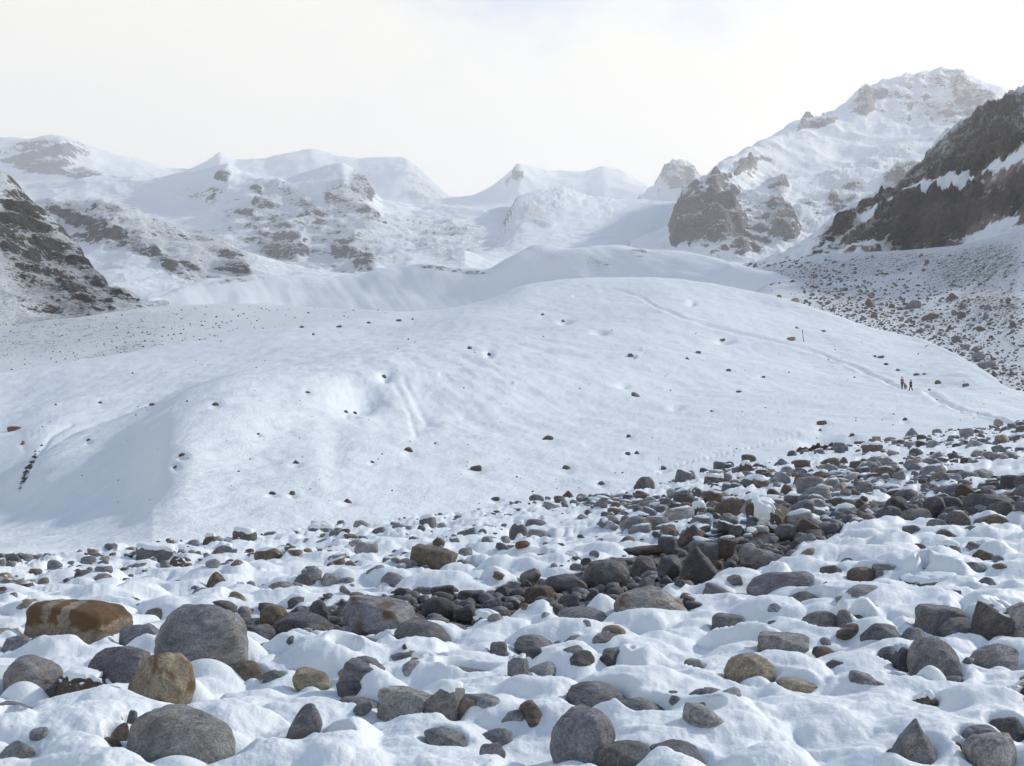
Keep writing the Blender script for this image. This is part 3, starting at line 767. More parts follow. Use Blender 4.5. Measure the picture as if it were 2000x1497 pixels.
STONES = []
allst = [(*h, None) for h in HERO] + [(f[0], f[1], f[2], f[3], f[4], f[5], f[6], None, '', f[7]) for f in FILL]
for k, (px, py, w, h, shape, col, tilt, label, flag, zone) in enumerate(allst):
    Yf = float(ground_Y(px, min(py, 1600))[0])
    if Yf < 1: continue
    ww = w * Yf / F
    dd = ww * (0.75 if shape in ('slab', 'flat') else 0.85)
    Yc = Yf + dd * 0.42
    Xc = (px - CX) / F * Yc
    ww = w * Yc / F
    ztop = (HY - (py - h)) / F * (Yf + dd * 0.30)
    zg = float(ground_Z(px, Yc)[0])
    zfoot = float(ground_Z(px, Yf)[0])
    Hvis = max(ztop - zfoot, 0.35 * h * Yf / F)
    STONES.append(dict(px=px, py=py, w=ww, d=dd, z0=zfoot - 0.38 * Hvis - 0.02, z1=zfoot + Hvis, X=Xc, Y=Yc, shape=shape, col=col, tilt=tilt, label=label, flag=flag, zone=zone, wpx=w, hpx=h))
    sl_ = window(Xc, Yc, ww * 1.7 + 0.25)
    dx, dy = (Xg[sl_] - Xc) / (ww * 0.5), (Yg[sl_] - Yc) / (dd * 0.5)
    # no pillow of snow over the stone's face; a little hollow in front of it
    yy = np.where(dy < 0, dy / 1.5, dy / 0.9)
    wob = 0.28 * fbm2(Xg[sl_] * 3.1 + k, Yg[sl_] * 3.1, 2, 5)
    m = 1 - sstep(0.55, 1.5, np.sqrt(dx * dx + yy * yy) + wob)
    keep[sl_] = np.minimum(keep[sl_], 1 - m)
    # wind-laid snow against the far right side
    if Yc < 30 and shape != 'slab' and abs(float(chan(px, py))) > 1.0:
        r2 = ((Xg[sl_] - Xc - 0.25 * ww) / (0.62 * ww)) ** 2 + ((Yg[sl_] - Yc - 0.42 * dd) / (0.6 * dd)) ** 2
        add[sl_] = np.maximum(add[sl_], np.where(r2 < 1, (1 - r2), 0) ** 1.8 * Hvis * 0.62)
        # and a low heap in front hiding the foot
        r3 = ((Xg[sl_] - Xc - ww * 0.28 * math.sin(k * 2.4)) / (0.5 * ww)) ** 2 + ((Yg[sl_] - (Yc - 0.62 * dd)) / (0.42 * dd)) ** 2
        add[sl_] = np.maximum(add[sl_], np.where(r3 < 1, (1 - r3), 0) ** 1.2 * Hvis * (0.22 + 0.46 * ((k * 7) % 5) / 4))
        if 'a' in flag:                                   # a heap lapping high up the front: only an arch of stone shows
            r4 = ((Xg[sl_] - Xc - ww * 0.06) / (0.44 * ww)) ** 2 + ((Yg[sl_] - (Yc - 0.55 * dd)) / (0.5 * dd)) ** 2
            add[sl_] = np.maximum(add[sl_], np.where(r4 < 1, (1 - r4), 0) ** 0.9 * Hvis * 0.7)
bump = np.maximum((bump - 0.085 * (1 - chm) * farfade) * keep - 0.02 * (1 - keep), add * (1 - chm) - 0.05)
Zs = Zg + bump - 0.06 * chm
over = sstep(0.972, 1.0, rowt)[:, None]
Zs = Zs - over * 0.9
gr = mesh_obj('ground', np.stack([Xg, Yg, Zs], -1).reshape(-1, 3), grid_faces(NROW, NCOL), M_GROUND)
attr(gr, 'bare', bare)
tag(gr, kind='structure')

def snow_z(X0, Y0):
    px = CX + F * X0 / Y0
    i = col_of(px)
    i0 = int(np.clip(i, 0, NCOL - 2)); fi = min(max(i - i0, 0), 1)
    out = 0
    for ii, wgt in ((i0, 1 - fi), (i0 + 1, fi)):
        out += wgt * np.interp(Y0, Yg[:, ii], Zs[:, ii])
    return float(out)

# ------------------------------------------------------------------ stones
def ico(sub):
    bm = bmesh.new(); bmesh.ops.create_icosphere(bm, subdivisions=sub, radius=1.0)
    v = np.array([x.co[:] for x in bm.verts]); f = np.array([[q.index for q in p.verts] for p in bm.faces]); bm.free()
    return v / np.linalg.norm(v, axis=1)[:, None], f
ICO = {s: ico(s) for s in (1, 2, 3, 4, 5)}

def stone_shape(shape, sub, seed, rough=1.0):
    r = np.random.default_rng(seed)
    v, f = ICO[sub]
    v = v.copy()
    if shape == 'slab':
        p = 4.5
        v = v / (np.abs(v) ** p).sum(1)[:, None] ** (1 / p)
        v[:, 0] *= 1 + 0.14 * v[:, 2] * r.uniform(0.3, 1.0); cuts, lo = 5, 0.92
    elif shape == 'round':
        p = 2.35
        v = v / (np.abs(v) ** p).sum(1)[:, None] ** (1 / p); cuts, lo = 10, 0.73
    elif shape == 'dome':
        p = 2.3
        v = v / (np.abs(v) ** p).sum(1)[:, None] ** (1 / p); cuts, lo = 4, 0.88
    elif shape == 'flat':
        v = v / (np.abs(v) ** 2.5).sum(1)[:, None] ** (1 / 2.5); cuts, lo = 9, 0.74
    elif shape == 'wedge':
        v = v / (np.abs(v) ** 3).sum(1)[:, None] ** (1 / 3)
        t = np.clip((v[:, 2] + 0.5) / 1.5, 0, 1)
        v[:, 0] = v[:, 0] * (1 - 0.86 * t) + 0.16 * t * r.uniform(-1, 1); v[:, 1] *= 1 - 0.7 * t; cuts, lo = 5, 0.75
    else:
        v = v / (np.abs(v) ** 2.6).sum(1)[:, None] ** (1 / 2.6); cuts, lo = 12, 0.60
    for _ in range(cuts):                                  # broken faces, edges slightly worn
        n = r.normal(size=3); n /= np.linalg.norm(n)
        dmax = (v @ n).max(); d = dmax * r.uniform(lo, min(0.98, lo + 0.22))
        s = v @ n - d
        v = v - np.where(s > 0, s - 0.10 * np.log1p(np.maximum(s, 0) * 10) * 0.1 / 0.1 * 0.25, 0)[:, None] * n
    off = r.uniform(-50, 50, 3)
    q = v * 1.3 + off
    n1 = fbm3(q[:, 0], q[:, 1], q[:, 2], 4, seed % 97, 0.5)
    q2 = v * 5.0 + off
    n2 = fbm3(q2[:, 0], q2[:, 1], q2[:, 2], 2, seed % 89 + 5, 0.5)
    nr = v / np.linalg.norm(v, axis=1)[:, None]
    if sub >= 4:
        q3 = v * 13.0 + off
        n2 = n2 + 0.45 * fbm3(q3[:, 0], q3[:, 1], q3[:, 2] * 2.5, 2, seed % 83 + 9, 0.6)
    v = v + nr * (0.20 * n1 + 0.045 * n2)[:, None] * rough * (0.85 if shape in ('round', 'flat', 'dome') else 0.75)
    return v, f

def fit(v, tilt, yaw, w, d, z0, z1):
    a, b = math.radians(tilt), yaw
    Rz = np.array([[math.cos(b), -math.sin(b), 0], [math.sin(b), math.cos(b), 0], [0, 0, 1]])
    Ry = np.array([[math.cos(a), 0, math.sin(a)], [0, 1, 0], [-math.sin(a), 0, math.cos(a)]])
    v = v @ Rz.T
    v = v * np.array([w / 2, d / 2, (z1 - z0) / 2])
    v = v @ Ry.T
    lo, hi = v.min(0), v.max(0)
    v = (v - (lo + hi) / 2) / (hi - lo) * np.array([w, d, z1 - z0])
    return v

def jitter(col, r):
    k = r.uniform(0.82, 1.2); c = PAL[col]
    return tuple(np.clip([c[0] * k * r.uniform(0.97, 1.05), c[1] * k, c[2] * k * r.uniform(0.94, 1.04)], 0, 1))

def vnormals(v, f):
    n = np.zeros_like(v)
    fn = np.cross(v[f[:, 1]] - v[f[:, 0]], v[f[:, 2]] - v[f[:, 0]])
    for k in range(3): np.add.at(n, f[:, k], fn)
    return n / np.maximum(np.linalg.norm(n, axis=1), 1e-9)[:, None]

def snow_cap(parent, v, f, thick, seed, mode):
    n = vnormals(v, f)
    size = np.ptp(v, axis=0).max()
    q = v / size * 5 + seed
    nz = fbm3(q[:, 0], q[:, 1], q[:, 2], 3, 5)
    if mode == 'c':
        m = sstep(0.60, 0.85, n[:, 2] + 0.6 * nz - 0.05)
    else:                                                # snow draped down one flank
        u = v[:, 0] / (np.ptp(v[:, 0]) / 2)
        m = sstep(0.48, 0.75, 0.22 - 0.75 * u + 0.45 * n[:, 2] + 0.9 * nz) * sstep(-0.75, -0.5, u)
    p = v + n * (m * (thick + 0.004) - 0.004)[:, None]
    fm = m[f].max(1) > 0.001
    if fm.sum() < 8: return None
    used = np.unique(f[fm]); mp = -np.ones(len(v), int); mp[used] = np.arange(len(used))
    return mesh_obj('snow_cap', p[used], mp[f[fm]], M_CAP, parent)

R2 = random.Random(3)
stone_objs = []
for k, s in enumerate(STONES):
    sub = 5 if s['wpx'] > 85 else (4 if s['wpx'] > 24 else 3)
    v, f = stone_shape(s['shape'], sub, 100 + k)
    H = s['z1'] - s['z0']
    v = fit(v, s['tilt'], R2.uniform(-0.5, 0.5), s['w'], s['d'], s['z0'], s['z1'])
    v[:, 2] += (s['z0'] + s['z1']) / 2
    base = s['z0'] + 0.3 * H
    v[:, 2] -= base
    big = s['wpx'] > 60
    o = mesh_obj('boulder' if big else 'stone', v, f, M_ROCK)
    o.location = (s['X'], s['Y'], base)
    wetf = 0.72 if abs(float(chan(s['px'], s['py']))) < 0.95 else 1.0
    c = jitter(s['col'], R2)
    sn = 0.0
    if s['label'] is None and s['zone'] in ('upper', 'rim', 'band') and R2.random() < 0.6: sn = R2.uniform(0.25, 0.6)
    o.color = (c[0] * wetf, c[1] * wetf, c[2] * wetf, sn)
    if 'o' in s['flag'] or 'y' in s['flag']:
        zz = (v[:, 2] - v[:, 2].min()) / np.ptp(v[:, 2]); uu = v[:, 0] / s['w']
        qn = v / s['w'] * 6.0
        uu = uu + 0.03 * fbm3(qn[:, 0], qn[:, 1], qn[:, 2], 3, 77); zz = zz + 0.16 * fbm3(qn[:, 0] * 1.3, qn[:, 1], qn[:, 2] * 0.6, 3, 78)
        if 'o' in s['flag']:
            band = sstep(0.60, 0.70, zz + 0.05 * np.sin(uu * 9)) * (1 - 0.95 * (np.abs(uu + 0.02) < 0.05)) * (1 - 0.7 * (np.abs(uu + 0.22) < 0.03))
            rust = np.maximum(band * 0.95, 0.65 * sstep(0.25, 0.42, uu) * (1 - sstep(0.55, 0.8, zz)))
        else:
            q = v / s['w'] * 3.0 + k
            rust = np.clip(0.9 * sstep(0.05, 0.3, fbm3(q[:, 0], q[:, 1], q[:, 2], 3, 8)) * (v[:, 1] < 0.1), 0, 1)
        attr(o, 'rust', rust)
    if s['label'] and not s['flag'] and s['wpx'] > 26 and wetf == 1.0 and (k * 13) % 6 == 0: snow_cap(o, v, f, 0.03 * min(1.6, s['Y'] / 10), k, 'c')
    if 'c' in s['flag']: snow_cap(o, v, f, 0.035 * min(1.6, s['Y'] / 14), k, 'c')
    if 's' in s['flag']: snow_cap(o, v, f, 0.05, k, 's')
    s['obj'] = o
    stone_objs.append(s)

# words for the thrown stones: where they lie relative to the stones a reader can find
LAND = [(392, 1280, 'the biggest round boulder'), (155, 1220, 'the rusty slab'), (738, 1210, 'the rusty fronted boulder'), (848, 1090, 'the dark brown block'),
        (305, 1082, 'the boxy rim block'), (800, 1380, 'the pale blocky boulder'), (1185, 1118, 'the large smooth stream boulder'), (1364, 1100, 'the sharp pointed boulder'),
        (1272, 1180, 'the rust stained bank boulder'), (1502, 1010, 'the snow draped boulder'), (1488, 1086, 'the pale stream boulder'), (1684, 1120, 'the brown grey dome'),
        (1926, 985, 'the largest rock band boulder'), (1750, 985, 'the dark domed boulder'), (1455, 912, 'the glacier foot pair'), (1704, 876, 'the brown glacier foot block'),
        (1820, 1290, 'the big upright cluster boulder'), (1530, 1262, 'the pale flat faced boulder'), (1140, 1440, 'the wrinkled boulder'), (1108, 966, 'the rust pointed stone'),
        (628, 1036, 'the grey capped rim stone'), (596, 1220, 'the long wedge stone'), (1612, 934, 'the bar shaped stone'), (1828, 1028, 'the stone below the rock band'), (1012, 1040, 'the dark middle boulder'), (932, 1060, 'the middle of the rim')]
LAND = LAND[:-1]
ORD = ['', 'second ', 'third ', 'fourth ', 'fifth ', 'sixth ', 'seventh ', 'eighth ', 'ninth ', 'tenth ', 'eleventh ', 'twelfth ', 'thirteenth ', 'fourteenth ', 'fifteenth ', 'sixteenth ', 'seventeenth ', 'eighteenth ', 'nineteenth ', 'twentieth ']
def relate(items, land, noun, ground='', short=160):
    """items: (object, px, py, adjectives) -> unique labels counted outward from the nearest landmark"""
    buckets = {}
    for it in items:
        o, px, py, adj = it
        best = min(land, key=lambda L: (L[0] - px) ** 2 + ((L[1] - py) * 1.7) ** 2)
        dx, dy = px - best[0], (py - best[1]) * 1.7
        rel = ('left of' if dx < 0 else 'right of') if abs(dx) > abs(dy) else ('behind' if dy < 0 else 'in front of')
        buckets.setdefault((adj, rel, best[2]), []).append((math.hypot(dx, dy), o))
    for (adj, rel, ph), lst in buckets.items():
        lst.sort(key=lambda t: t[0])
        for i, (d, o) in enumerate(lst):
            o['label'] = f"{ORD[i] if i < len(ORD) else ''}{adj} {noun}{ground} {rel} {ph}"
CW = {'grey': 'grey', 'light': 'pale grey', 'brown': 'brown', 'tan': 'tan', 'dark': 'dark', 'rust': 'rust brown'}
SW = {'dome': 'domed', 'round': 'rounded', 'angular': 'angular', 'slab': 'blocky', 'wedge': 'pointed', 'flat': 'flat'}
ZG = {'chan': 'stones of the stream bed', 'band': 'stones of the upper right rock band', 'upper': 'stones of the upper right rubble', 'rim': 'stones along the moraine rim', 'mid': 'stones in the near snow'}
items = []
for s in stone_objs:
    o = s['obj']
    if s['label']:
        tag(o, s['label'], 'boulder' if s['wpx'] > 60 else 'stone', 'boulders and stones of the snowy moraine')
    else:
        tag(o, None, 'stone', ZG[s['zone']])
        items.append((o, s['px'], s['py'] - s['hpx'] / 2, f"{CW[s['col']]} {SW[s['shape']]}"))
relate(items, LAND, 'stone')

# rubble too small and too many to name: one object
def rubble(name, places, mat, sub=2, protos=10, seed=5, smooth=False):
    """places: (x, y, z, size, flat, colour key, snow)"""
    r = np.random.default_rng(seed)
    V, Fc, C = [], [], []
    base = [stone_shape(['round', 'angular', 'angular', 'slab'][i % 4], sub, 900 + i + seed, 1.2) for i in range(protos)]
    n0 = 0
    for i, (x, y, z, s, fl, col, sn) in enumerate(places):
        v, f = base[i % protos]
        a = r.uniform(0, 6.28); t = r.uniform(-0.5, 0.5)
        ca, sa, ct, st = math.cos(a), math.sin(a), math.cos(t), math.sin(t)
        p = v * np.array([s, s * r.uniform(0.6, 1.0), s * fl]) * 0.5
        p = p @ np.array([[ca, sa, 0], [-sa, ca, 0], [0, 0, 1]]) @ np.array([[ct, 0, st], [0, 1, 0], [-st, 0, ct]])
        V.append(p + np.array([x, y, z])); Fc.append(f + n0); n0 += len(v)
        k = r.uniform(0.75, 1.25); c = PAL[col]
        C.append(np.tile(np.array([c[0] * k, c[1] * k, c[2] * k, sn]), (len(v), 1)))
    o = mesh_obj(name, np.concatenate(V), np.concatenate(Fc), mat, smooth=smooth)
    attr_col(o, 'tint', np.concatenate(C))
    return tag(o, kind='stuff')

pl = []
R3 = random.Random(21)
def drop(px, py, size, fl, col, sn, sink=0.25):
    Y = float(ground_Y(px, py)[0]); X = (px - CX) / F * Y
    pl.append((X, Y, snow_z(X, Y) + size * fl * (0.5 - sink) * 0.6, size, fl, col, sn))
for _ in range(1500):                                     # stream bed cobbles
    px = R3.uniform(400, 2150)
    c = np.interp(px, *np.array(CHAN, float).T); w = np.interp(px, *np.array(CHW, float).T)
    py = c + w * max(-1.05, min(1.05, R3.gauss(0, 0.55)))
    drop(px, py, R3.choice([0.05, 0.07, 0.09, 0.12, 0.16, 0.2]) * (1.0 if px < 1560 else 1.6), R3.uniform(0.45, 0.8), R3.choices(['grey', 'dark', 'brown', 'light'], [4, 5, 2, 1])[0], 0.0)
rubble('cobbles', pl, M_STUFF, seed=4, smooth=True)
pl = []
for _ in range(5200):                                     # upper right rubble
    px = R3.uniform(1150, 2200) if R3.random() < 0.85 else R3.uniform(1000, 1300)
    e = float(edge_at(px)[0][0]); py = e + 3 + (R3.random() ** 1.35) * 150 * min(1, (px - 900) / 500)
    if R3.random() > 0.25 + 0.75 * min(1, max(0, (px - 1150) / 500)): continue
    yq = float(ground_Y(px, py)[0]); xq = (px - CX) / F * yq
    if R3.random() > 0.35 + 1.6 * float(fbm2(np.array([xq * 0.22]), np.array([yq * 0.1]), 3, 61)[0]): continue
    drop(px, py, R3.choice([0.08, 0.1, 0.12, 0.15, 0.18, 0.22, 0.28, 0.36, 0.5]), R3.uniform(0.45, 0.85), pick_col(R3), R3.choice([0.0, 0.3, 0.5, 0.65]), 0.3)
for _ in range(380):                                      # rim of the left half
    px = R3.uniform(-150, 1050); e = float(edge_at(px)[0][0])
    py = e + 2 + (R3.random() ** 1.6) * (60 if px < 400 else 110)
    if px < 150 and R3.random() < 0.5: px = R3.uniform(-150, 80)
    drop(px, py, R3.choice([0.06, 0.08, 0.1, 0.13, 0.18, 0.24]), R3.uniform(0.45, 0.85), pick_col(R3), R3.choice([0.0, 0.35, 0.6]), 0.3)
for _ in range(420):                                      # tips poking through the near snow
    px = R3.uniform(-100, 2100); e = float(edge_at(px)[0][0]); py = R3.uniform(e + 20, 1480)
    if not free(px, py, 10) or R3.random() < sstep(1080, 1260, py) * 0.8: continue
    drop(px, py, R3.choice([0.08, 0.11, 0.15, 0.2]), R3.uniform(0.4, 0.7), pick_col(R3), 0.0, 0.42)
rubble('rubble', pl, M_STUFF)
pl = []
got = 0
for _ in range(9000):
    if got >= 150: break
    px = R3.uniform(-120, 2120); e = float(edge_at(px)[0][0]); py = e + 30 + (1420 - e - 30) * R3.random() ** 1.7
    if abs(float(chan(px, py))) < 1.25 or not free(px, py, 14, 0.5): continue
    Y = float(ground_Y(px, py)[0]); X = (px - CX) / F * Y
    dl = 0.10 + 0.004 * Y
    if snow_z(X, Y) - snow_z(X - 0.5 * dl, Y - dl) < 0.034: continue
    sz = R3.choice([0.1, 0.13, 0.16, 0.2, 0.26]) * (1 + Y / 40)
    pl.append((X, Y, snow_z(X, Y) - sz * R3.uniform(0.16, 0.30), sz, R3.uniform(0.5, 0.8), pick_col(R3), 0.0)); got += 1
rubble('half_buried_stones', pl, M_STUFF, sub=3, seed=6, smooth=True)

# meltwater between the cobbles
wv = []
wxs = np.linspace(1020, 1330, 40)
for q in (-0.12, 0.42):
    for px in wxs:
        c = np.interp(px, *np.array(CHAN, float).T) + q * 34 + 6 * math.sin(px * 0.05)
        Y = float(ground_Y(px, c)[0]); wv.append(((px - CX) / F * Y, Y, float(ground_Z(px, Y)[0]) - 0.045))
wv = np.array(wv)
mw, nn, ll, bb = new_mat('meltwater')
bb.inputs['Base Color'].default_value = (0.02, 0.025, 0.03, 1); bb.inputs['Roughness'].default_value = 0.06
gw = nn.new('ShaderNodeNewGeometry')
bpw = snow_bump(nn, ll, gw.outputs['Position'], 18.0, 0.25, 0.02); ll.new(bpw.outputs[0], bb.inputs['Normal'])
stream = mesh_obj('stream', wv, [[i, i + 1, 41 + i, 40 + i] for i in range(39)], mw)
tag(stream, kind='structure')

# ------------------------------------------------------------------ the glacier tongue
gx = np.linspace(-260, 2260, 720)
def EROW(dpy, k):
    return {p: (v[0] + dpy, v[1] * k) for p, v in EDGE.items()}
g_rows = [EROW(16, 0.86), EROW(-3, 1.05),
 {-250: (1000, 66), 20: (1005, 50), 100: (1000, 44), 250: (982, 37), 340: (960, 31), 480: (900, 42), 600: (842, 60), 800: (832, 78), 1000: (820, 90), 1300: (792, 118), 1600: (762, 150), 1800: (757, 149), 1900: (772, 128), 2000: (797, 100), 2250: (799, 90)},
 {-250: (960, 76), 20: (940, 62), 65: (900, 64), 100: (870, 68), 200: (826, 88), 300: (790, 100), 410: (742, 120), 500: (722, 138), 600: (710, 150), 750: (692, 170), 1000: (672, 190), 1300: (662, 210), 1600: (692, 215), 1800: (712, 200), 1900: (738, 160), 2000: (785, 118), 2250: (797, 108)},
 {-250: (968, 88), 20: (946, 72), 65: (908, 76), 100: (878, 84), 200: (833, 108), 300: (796, 126), 410: (745, 142), 500: (722, 156), 600: (706, 170), 750: (682, 192), 1000: (650, 215), 1300: (620, 240), 1600: (652, 245), 1800: (686, 225), 1900: (724, 178), 2000: (781, 124), 2250: (796, 115)},
 {-250: (800, 140), 20: (790, 150), 100: (770, 155), 300: (730, 175), 500: (690, 200), 750: (650, 240), 1000: (600, 275), 1300: (578, 300), 1500: (598, 300), 1600: (622, 280), 1800: (668, 242), 1900: (714, 190), 2000: (777, 132), 2250: (795, 121)},
 {-250: (745, 190), 0: (730, 210), 100: (716, 222), 300: (682, 252), 500: (652, 290), 660: (627, 320), 800: (615, 340), 900: (606, 350), 960: (590, 350), 1020: (558, 350), 1100: (547, 350), 1200: (546, 360), 1300: (549, 360), 1400: (557, 350), 1500: (576, 335), 1550: (592, 320), 1700: (640, 280), 1800: (661, 255), 1860: (688, 225), 1900: (710, 200), 1985: (773, 140), 2250: (794, 128)}]
PXa, PYa, Xa, Ya, Za, ta = terrain(g_rows, gx, 330, smooth=70, smooth_top=40, weights=[0.6, 1.8, 2.2, 0.8, 1.6, 1.2, 0.5], back=(0.22, 9))
und = 1.1 * fbm2(Xa * 0.035, Ya * 0.028, 4, 71) * sstep(30, 120, Ya) + 0.2 * fbm2(Xa * 0.35, Ya * 0.22, 3, 73) + 0.05 * fbm2(Xa * 1.3, Ya * 0.8, 3, 75)
# runnels down the front of the tongue
rn = fbm2(Xa * 0.28 + 0.05 * Ya, Ya * 0.035, 3, 77)
und += 0.35 * rn * sstep(55, 80, Ya) * (1 - sstep(140, 220, Ya)) * (0.4 + 0.6 * sstep(560, 760, PXa) * (1 - sstep(950, 1150, PXa)))
Za = Za + und * sstep(0.4, 1.4, ta)[:, None]
def dimple(px, py, rx, ry, depth):
    global Za
    d2 = ((PXa - px) / rx) ** 2 + ((PYa - py) / ry) ** 2
    Za = Za - depth * np.exp(-d2 * 1.2) * (1 + 0.2 * fbm2(Xa * 0.6, Ya * 0.6, 2, 79))
dimple(706, 778, 50, 28, 1.35); dimple(752, 740, 14, 8, 0.7); dimple(1415, 664, 20, 5, 1.0); dimple(1172, 652, 18, 5, 0.9)
dimple(1105, 626, 14, 6, 0.9); dimple(1218, 755, 14, 5, 0.6); dimple(1352, 594, 8, 6, 0.8); dimple(1320, 800, 16, 4, 0.4); dimple(955, 690, 9, 6, 0.6)
dimple(1610, 862, 46, 12, 0.7); dimple(655, 870, 30, 60, 0.15); dimple(830, 810, 30, 50, 0.25)
GST = [(1521, 569, 11, 9, T_), (1553, 588, 17, 9, T_), (1545, 663, 17, 7, T_), (1556, 641, 11, 5, T_), (1608, 648, 10, 4, D_), (1240, 775, 22, 11, D_), (1232, 697, 13, 8, D_), (1364, 689, 10, 5, D_),
 (1342, 702, 12, 6, D_), (1410, 666, 14, 5, D_), (1071, 859, 26, 14, B_), (1228, 854, 10, 7, D_), (1226, 887, 10, 8, D_), (1244, 886, 16, 10, B_), (1107, 915, 18, 10, B_), (1295, 918, 14, 10, D_), (1175, 946, 14, 10, D_),
 (1605, 831, 18, 11, B_), (1602, 841, 10, 7, R_), (1663, 853, 12, 8, B_), (1767, 822, 11, 10, B_), (1832, 750, 13, 10, B_), (1886, 755, 13, 8, B_), (1753, 724, 13, 6, D_), (1790, 733, 12, 6, D_), (1806, 732, 12, 4, D_),
 (1731, 713, 10, 6, D_), (1720, 698, 12, 5, D_), (1815, 763, 9, 5, D_), (1708, 697, 8, 5, D_), (1490, 737, 10, 5, D_), (1443, 767, 12, 6, D_), (1423, 726, 9, 6, D_), (1060, 616, 10, 6, D_), (1100, 628, 8, 6, D_), (1390, 805, 9, 5, D_),
 (798, 884, 18, 12, B_), (930, 920, 22, 13, B_), (578, 907, 17, 9, B_), (355, 893, 14, 10, R_), (343, 912, 10, 8, B_), (532, 967, 14, 7, D_), (571, 966, 10, 10, B_), (678, 981, 22, 11, B_), (676, 805, 8, 7, D_), (693, 809, 9, 7, D_),
 (421, 793, 15, 9, B_), (297, 793, 10, 7, B_), (196, 787, 11, 6, B_), (600, 769, 12, 6, B_), (662, 640, 17, 6, B_), (720, 632, 9, 5, B_), (779, 627, 11, 5, D_), (806, 625, 7, 6, D_), (918, 682, 11, 7, D_), (955, 694, 9, 8, D_),
 (750, 739, 10, 8, D_), (28, 840, 24, 10, R_), (45, 868, 13, 11, R_), (172, 861, 10, 7, D_), (504, 850, 7, 5, D_), (727, 903, 8, 6, D_), (968, 976, 16, 9, D_), (850, 868, 8, 5, D_), (590, 640, 10, 6, D_), (612, 655, 8, 5, D_)]
for g_ in GST:                                             # each stone sits in a little melt hollow
    dimple(g_[0], g_[1] + 1, g_[2] * 0.85, g_[3] * 0.6, 0.14)
def groove(pts, wpx, depth, rim=0.3, dots=None):
    global Za
    d = poly_dist(PXa, PYa, pts)
    g = np.exp(-(d / wpx) ** 2) * (0.75 + 0.6 * fbm2(Xa * 0.35, Ya * 0.35, 2, 83))
    if dots: g = g * (0.5 + 0.5 * np.sign(np.sin(PXa * dots)))
    Za = Za - depth * g + depth * rim * np.exp(-((d - 2.2 * wpx) / wpx) ** 2)
groove([(1120, 578), (1160, 570), (1200, 566), (1250, 580), (1270, 592), (1282, 602), (1340, 624), (1420, 645), (1500, 664), (1600, 692), (1700, 730), (1790, 764), (1870, 792), (1930, 812), (2000, 840)], 2.4, 0.36)
groove([(1010, 674), (1080, 686), (1160, 694), (1240, 695)], 2.6, 0.3)
groove([(1030, 663), (1120, 676), (1250, 682)], 2.2, 0.2)
groove([(860, 735), (930, 745), (1000, 752)], 2.4, 0.25)
groove([(1280, 925), (1340, 905), (1420, 888), (1490, 870), (1560, 852)], 2.2, 0.12, 0.1, dots=0.55)
groove([(40, 955), (60, 910), (78, 880), (100, 850), (140, 828)], 4, 0.2, 0.0)
groove([(790, 745), (812, 790), (832, 822)], 6, 0.16, 0.0)
groove([(770, 750), (800, 805), (812, 850)], 5, 0.14, 0.0)
glac = mesh_obj('glacier', np.stack([Xa, Ya, Za], -1).reshape(-1, 3), grid_faces(*Xa.shape), M_GLAC)
gm = (0.45 + 1.6 * fbm2(Xa * 1.7, Ya * 0.9, 3, 85)) * np.exp(-(poly_dist(PXa, PYa, [(46, 948), (60, 912), (70, 890)]) / 4.5) ** 2)
gm = np.maximum(gm, 0.45 * sstep(0.15, 0.5, fbm2(Xa * 0.5, Ya * 0.1, 3, 81)) * (1 - sstep(300, 700, PXa)) * sstep(4.4, 5.2, ta)[:, None])
attr(glac, 'rock', gm)
tag(glac, kind='structure')
def on_sheet(PXs, PYs, Xs, Ys, Zs_, px, py, front=True):
    """nearest visible grid point to a place seen at (px, py)"""
    PYn = HY - Zs_ / Ys * F
    ic = int(np.argmin(np.abs(PXs[0] - px)))
    col = PYn[:, ic]
    vis = np.minimum.accumulate(col)
    ok = col <= vis + 1e-6
    j = np.argmin(np.where(ok, np.abs(col - py), 1e9))
    return float((px - CX) / F * Ys[j, ic]), float(Ys[j, ic]), float(Zs_[j, ic])

# stones on the glacier
protos = []
for i in range(10):
    v, f = stone_shape(['angular', 'round', 'slab', 'wedge', 'angular'][i % 5], 3, 700 + i, 1.1)
    me = mesh_obj('stone', v * 0.5, f, M_ROCK); protos.append(me.data); bpy.data.objects.remove(me)
GL = [(1568, 655, 'the wooden post'), (1765, 750, 'the two walkers'), (705, 785, 'the round snow hollow'), (1270, 592, 'the bend of the ski track'), (1071, 852, 'the brown pointed stone on the tongue'), (1600, 880, 'the dark ledge at the glacier foot'),
      (350, 895, 'the reddish stone on the left spur'), (660, 635, 'the brown stone on the upper left snow'), (60, 900, 'the gully on the left'), (930, 914, 'the brown bent stone at the middle'), (1240, 770, 'the dark flat stone in mid slope')]
SPECIAL = {(1071, 859): 'brown pointed stone alone on the lower middle of the glacier tongue', (1240, 775): 'dark flat stone alone in the middle of the glacier slope', (1553, 588): 'tan block on the skyline of the glacier, the lower right one',
 (1521, 569): 'tan block on the skyline of the glacier, the upper left one', (1545, 663): 'long tan stone lying left of the wooden post', (355, 893): 'reddish stone on the crest of the left snow spur', (930, 920): 'brown bent stone on the glacier foot at the middle',
 (662, 640): 'brown stone on the upper left snow of the glacier', (28, 840): 'reddish flat stone by the left edge above the gully', (45, 868): 'reddish stone beside the head of the left gully', (1605, 831): 'brown stone above the dark ledge at the glacier foot'}
items = []
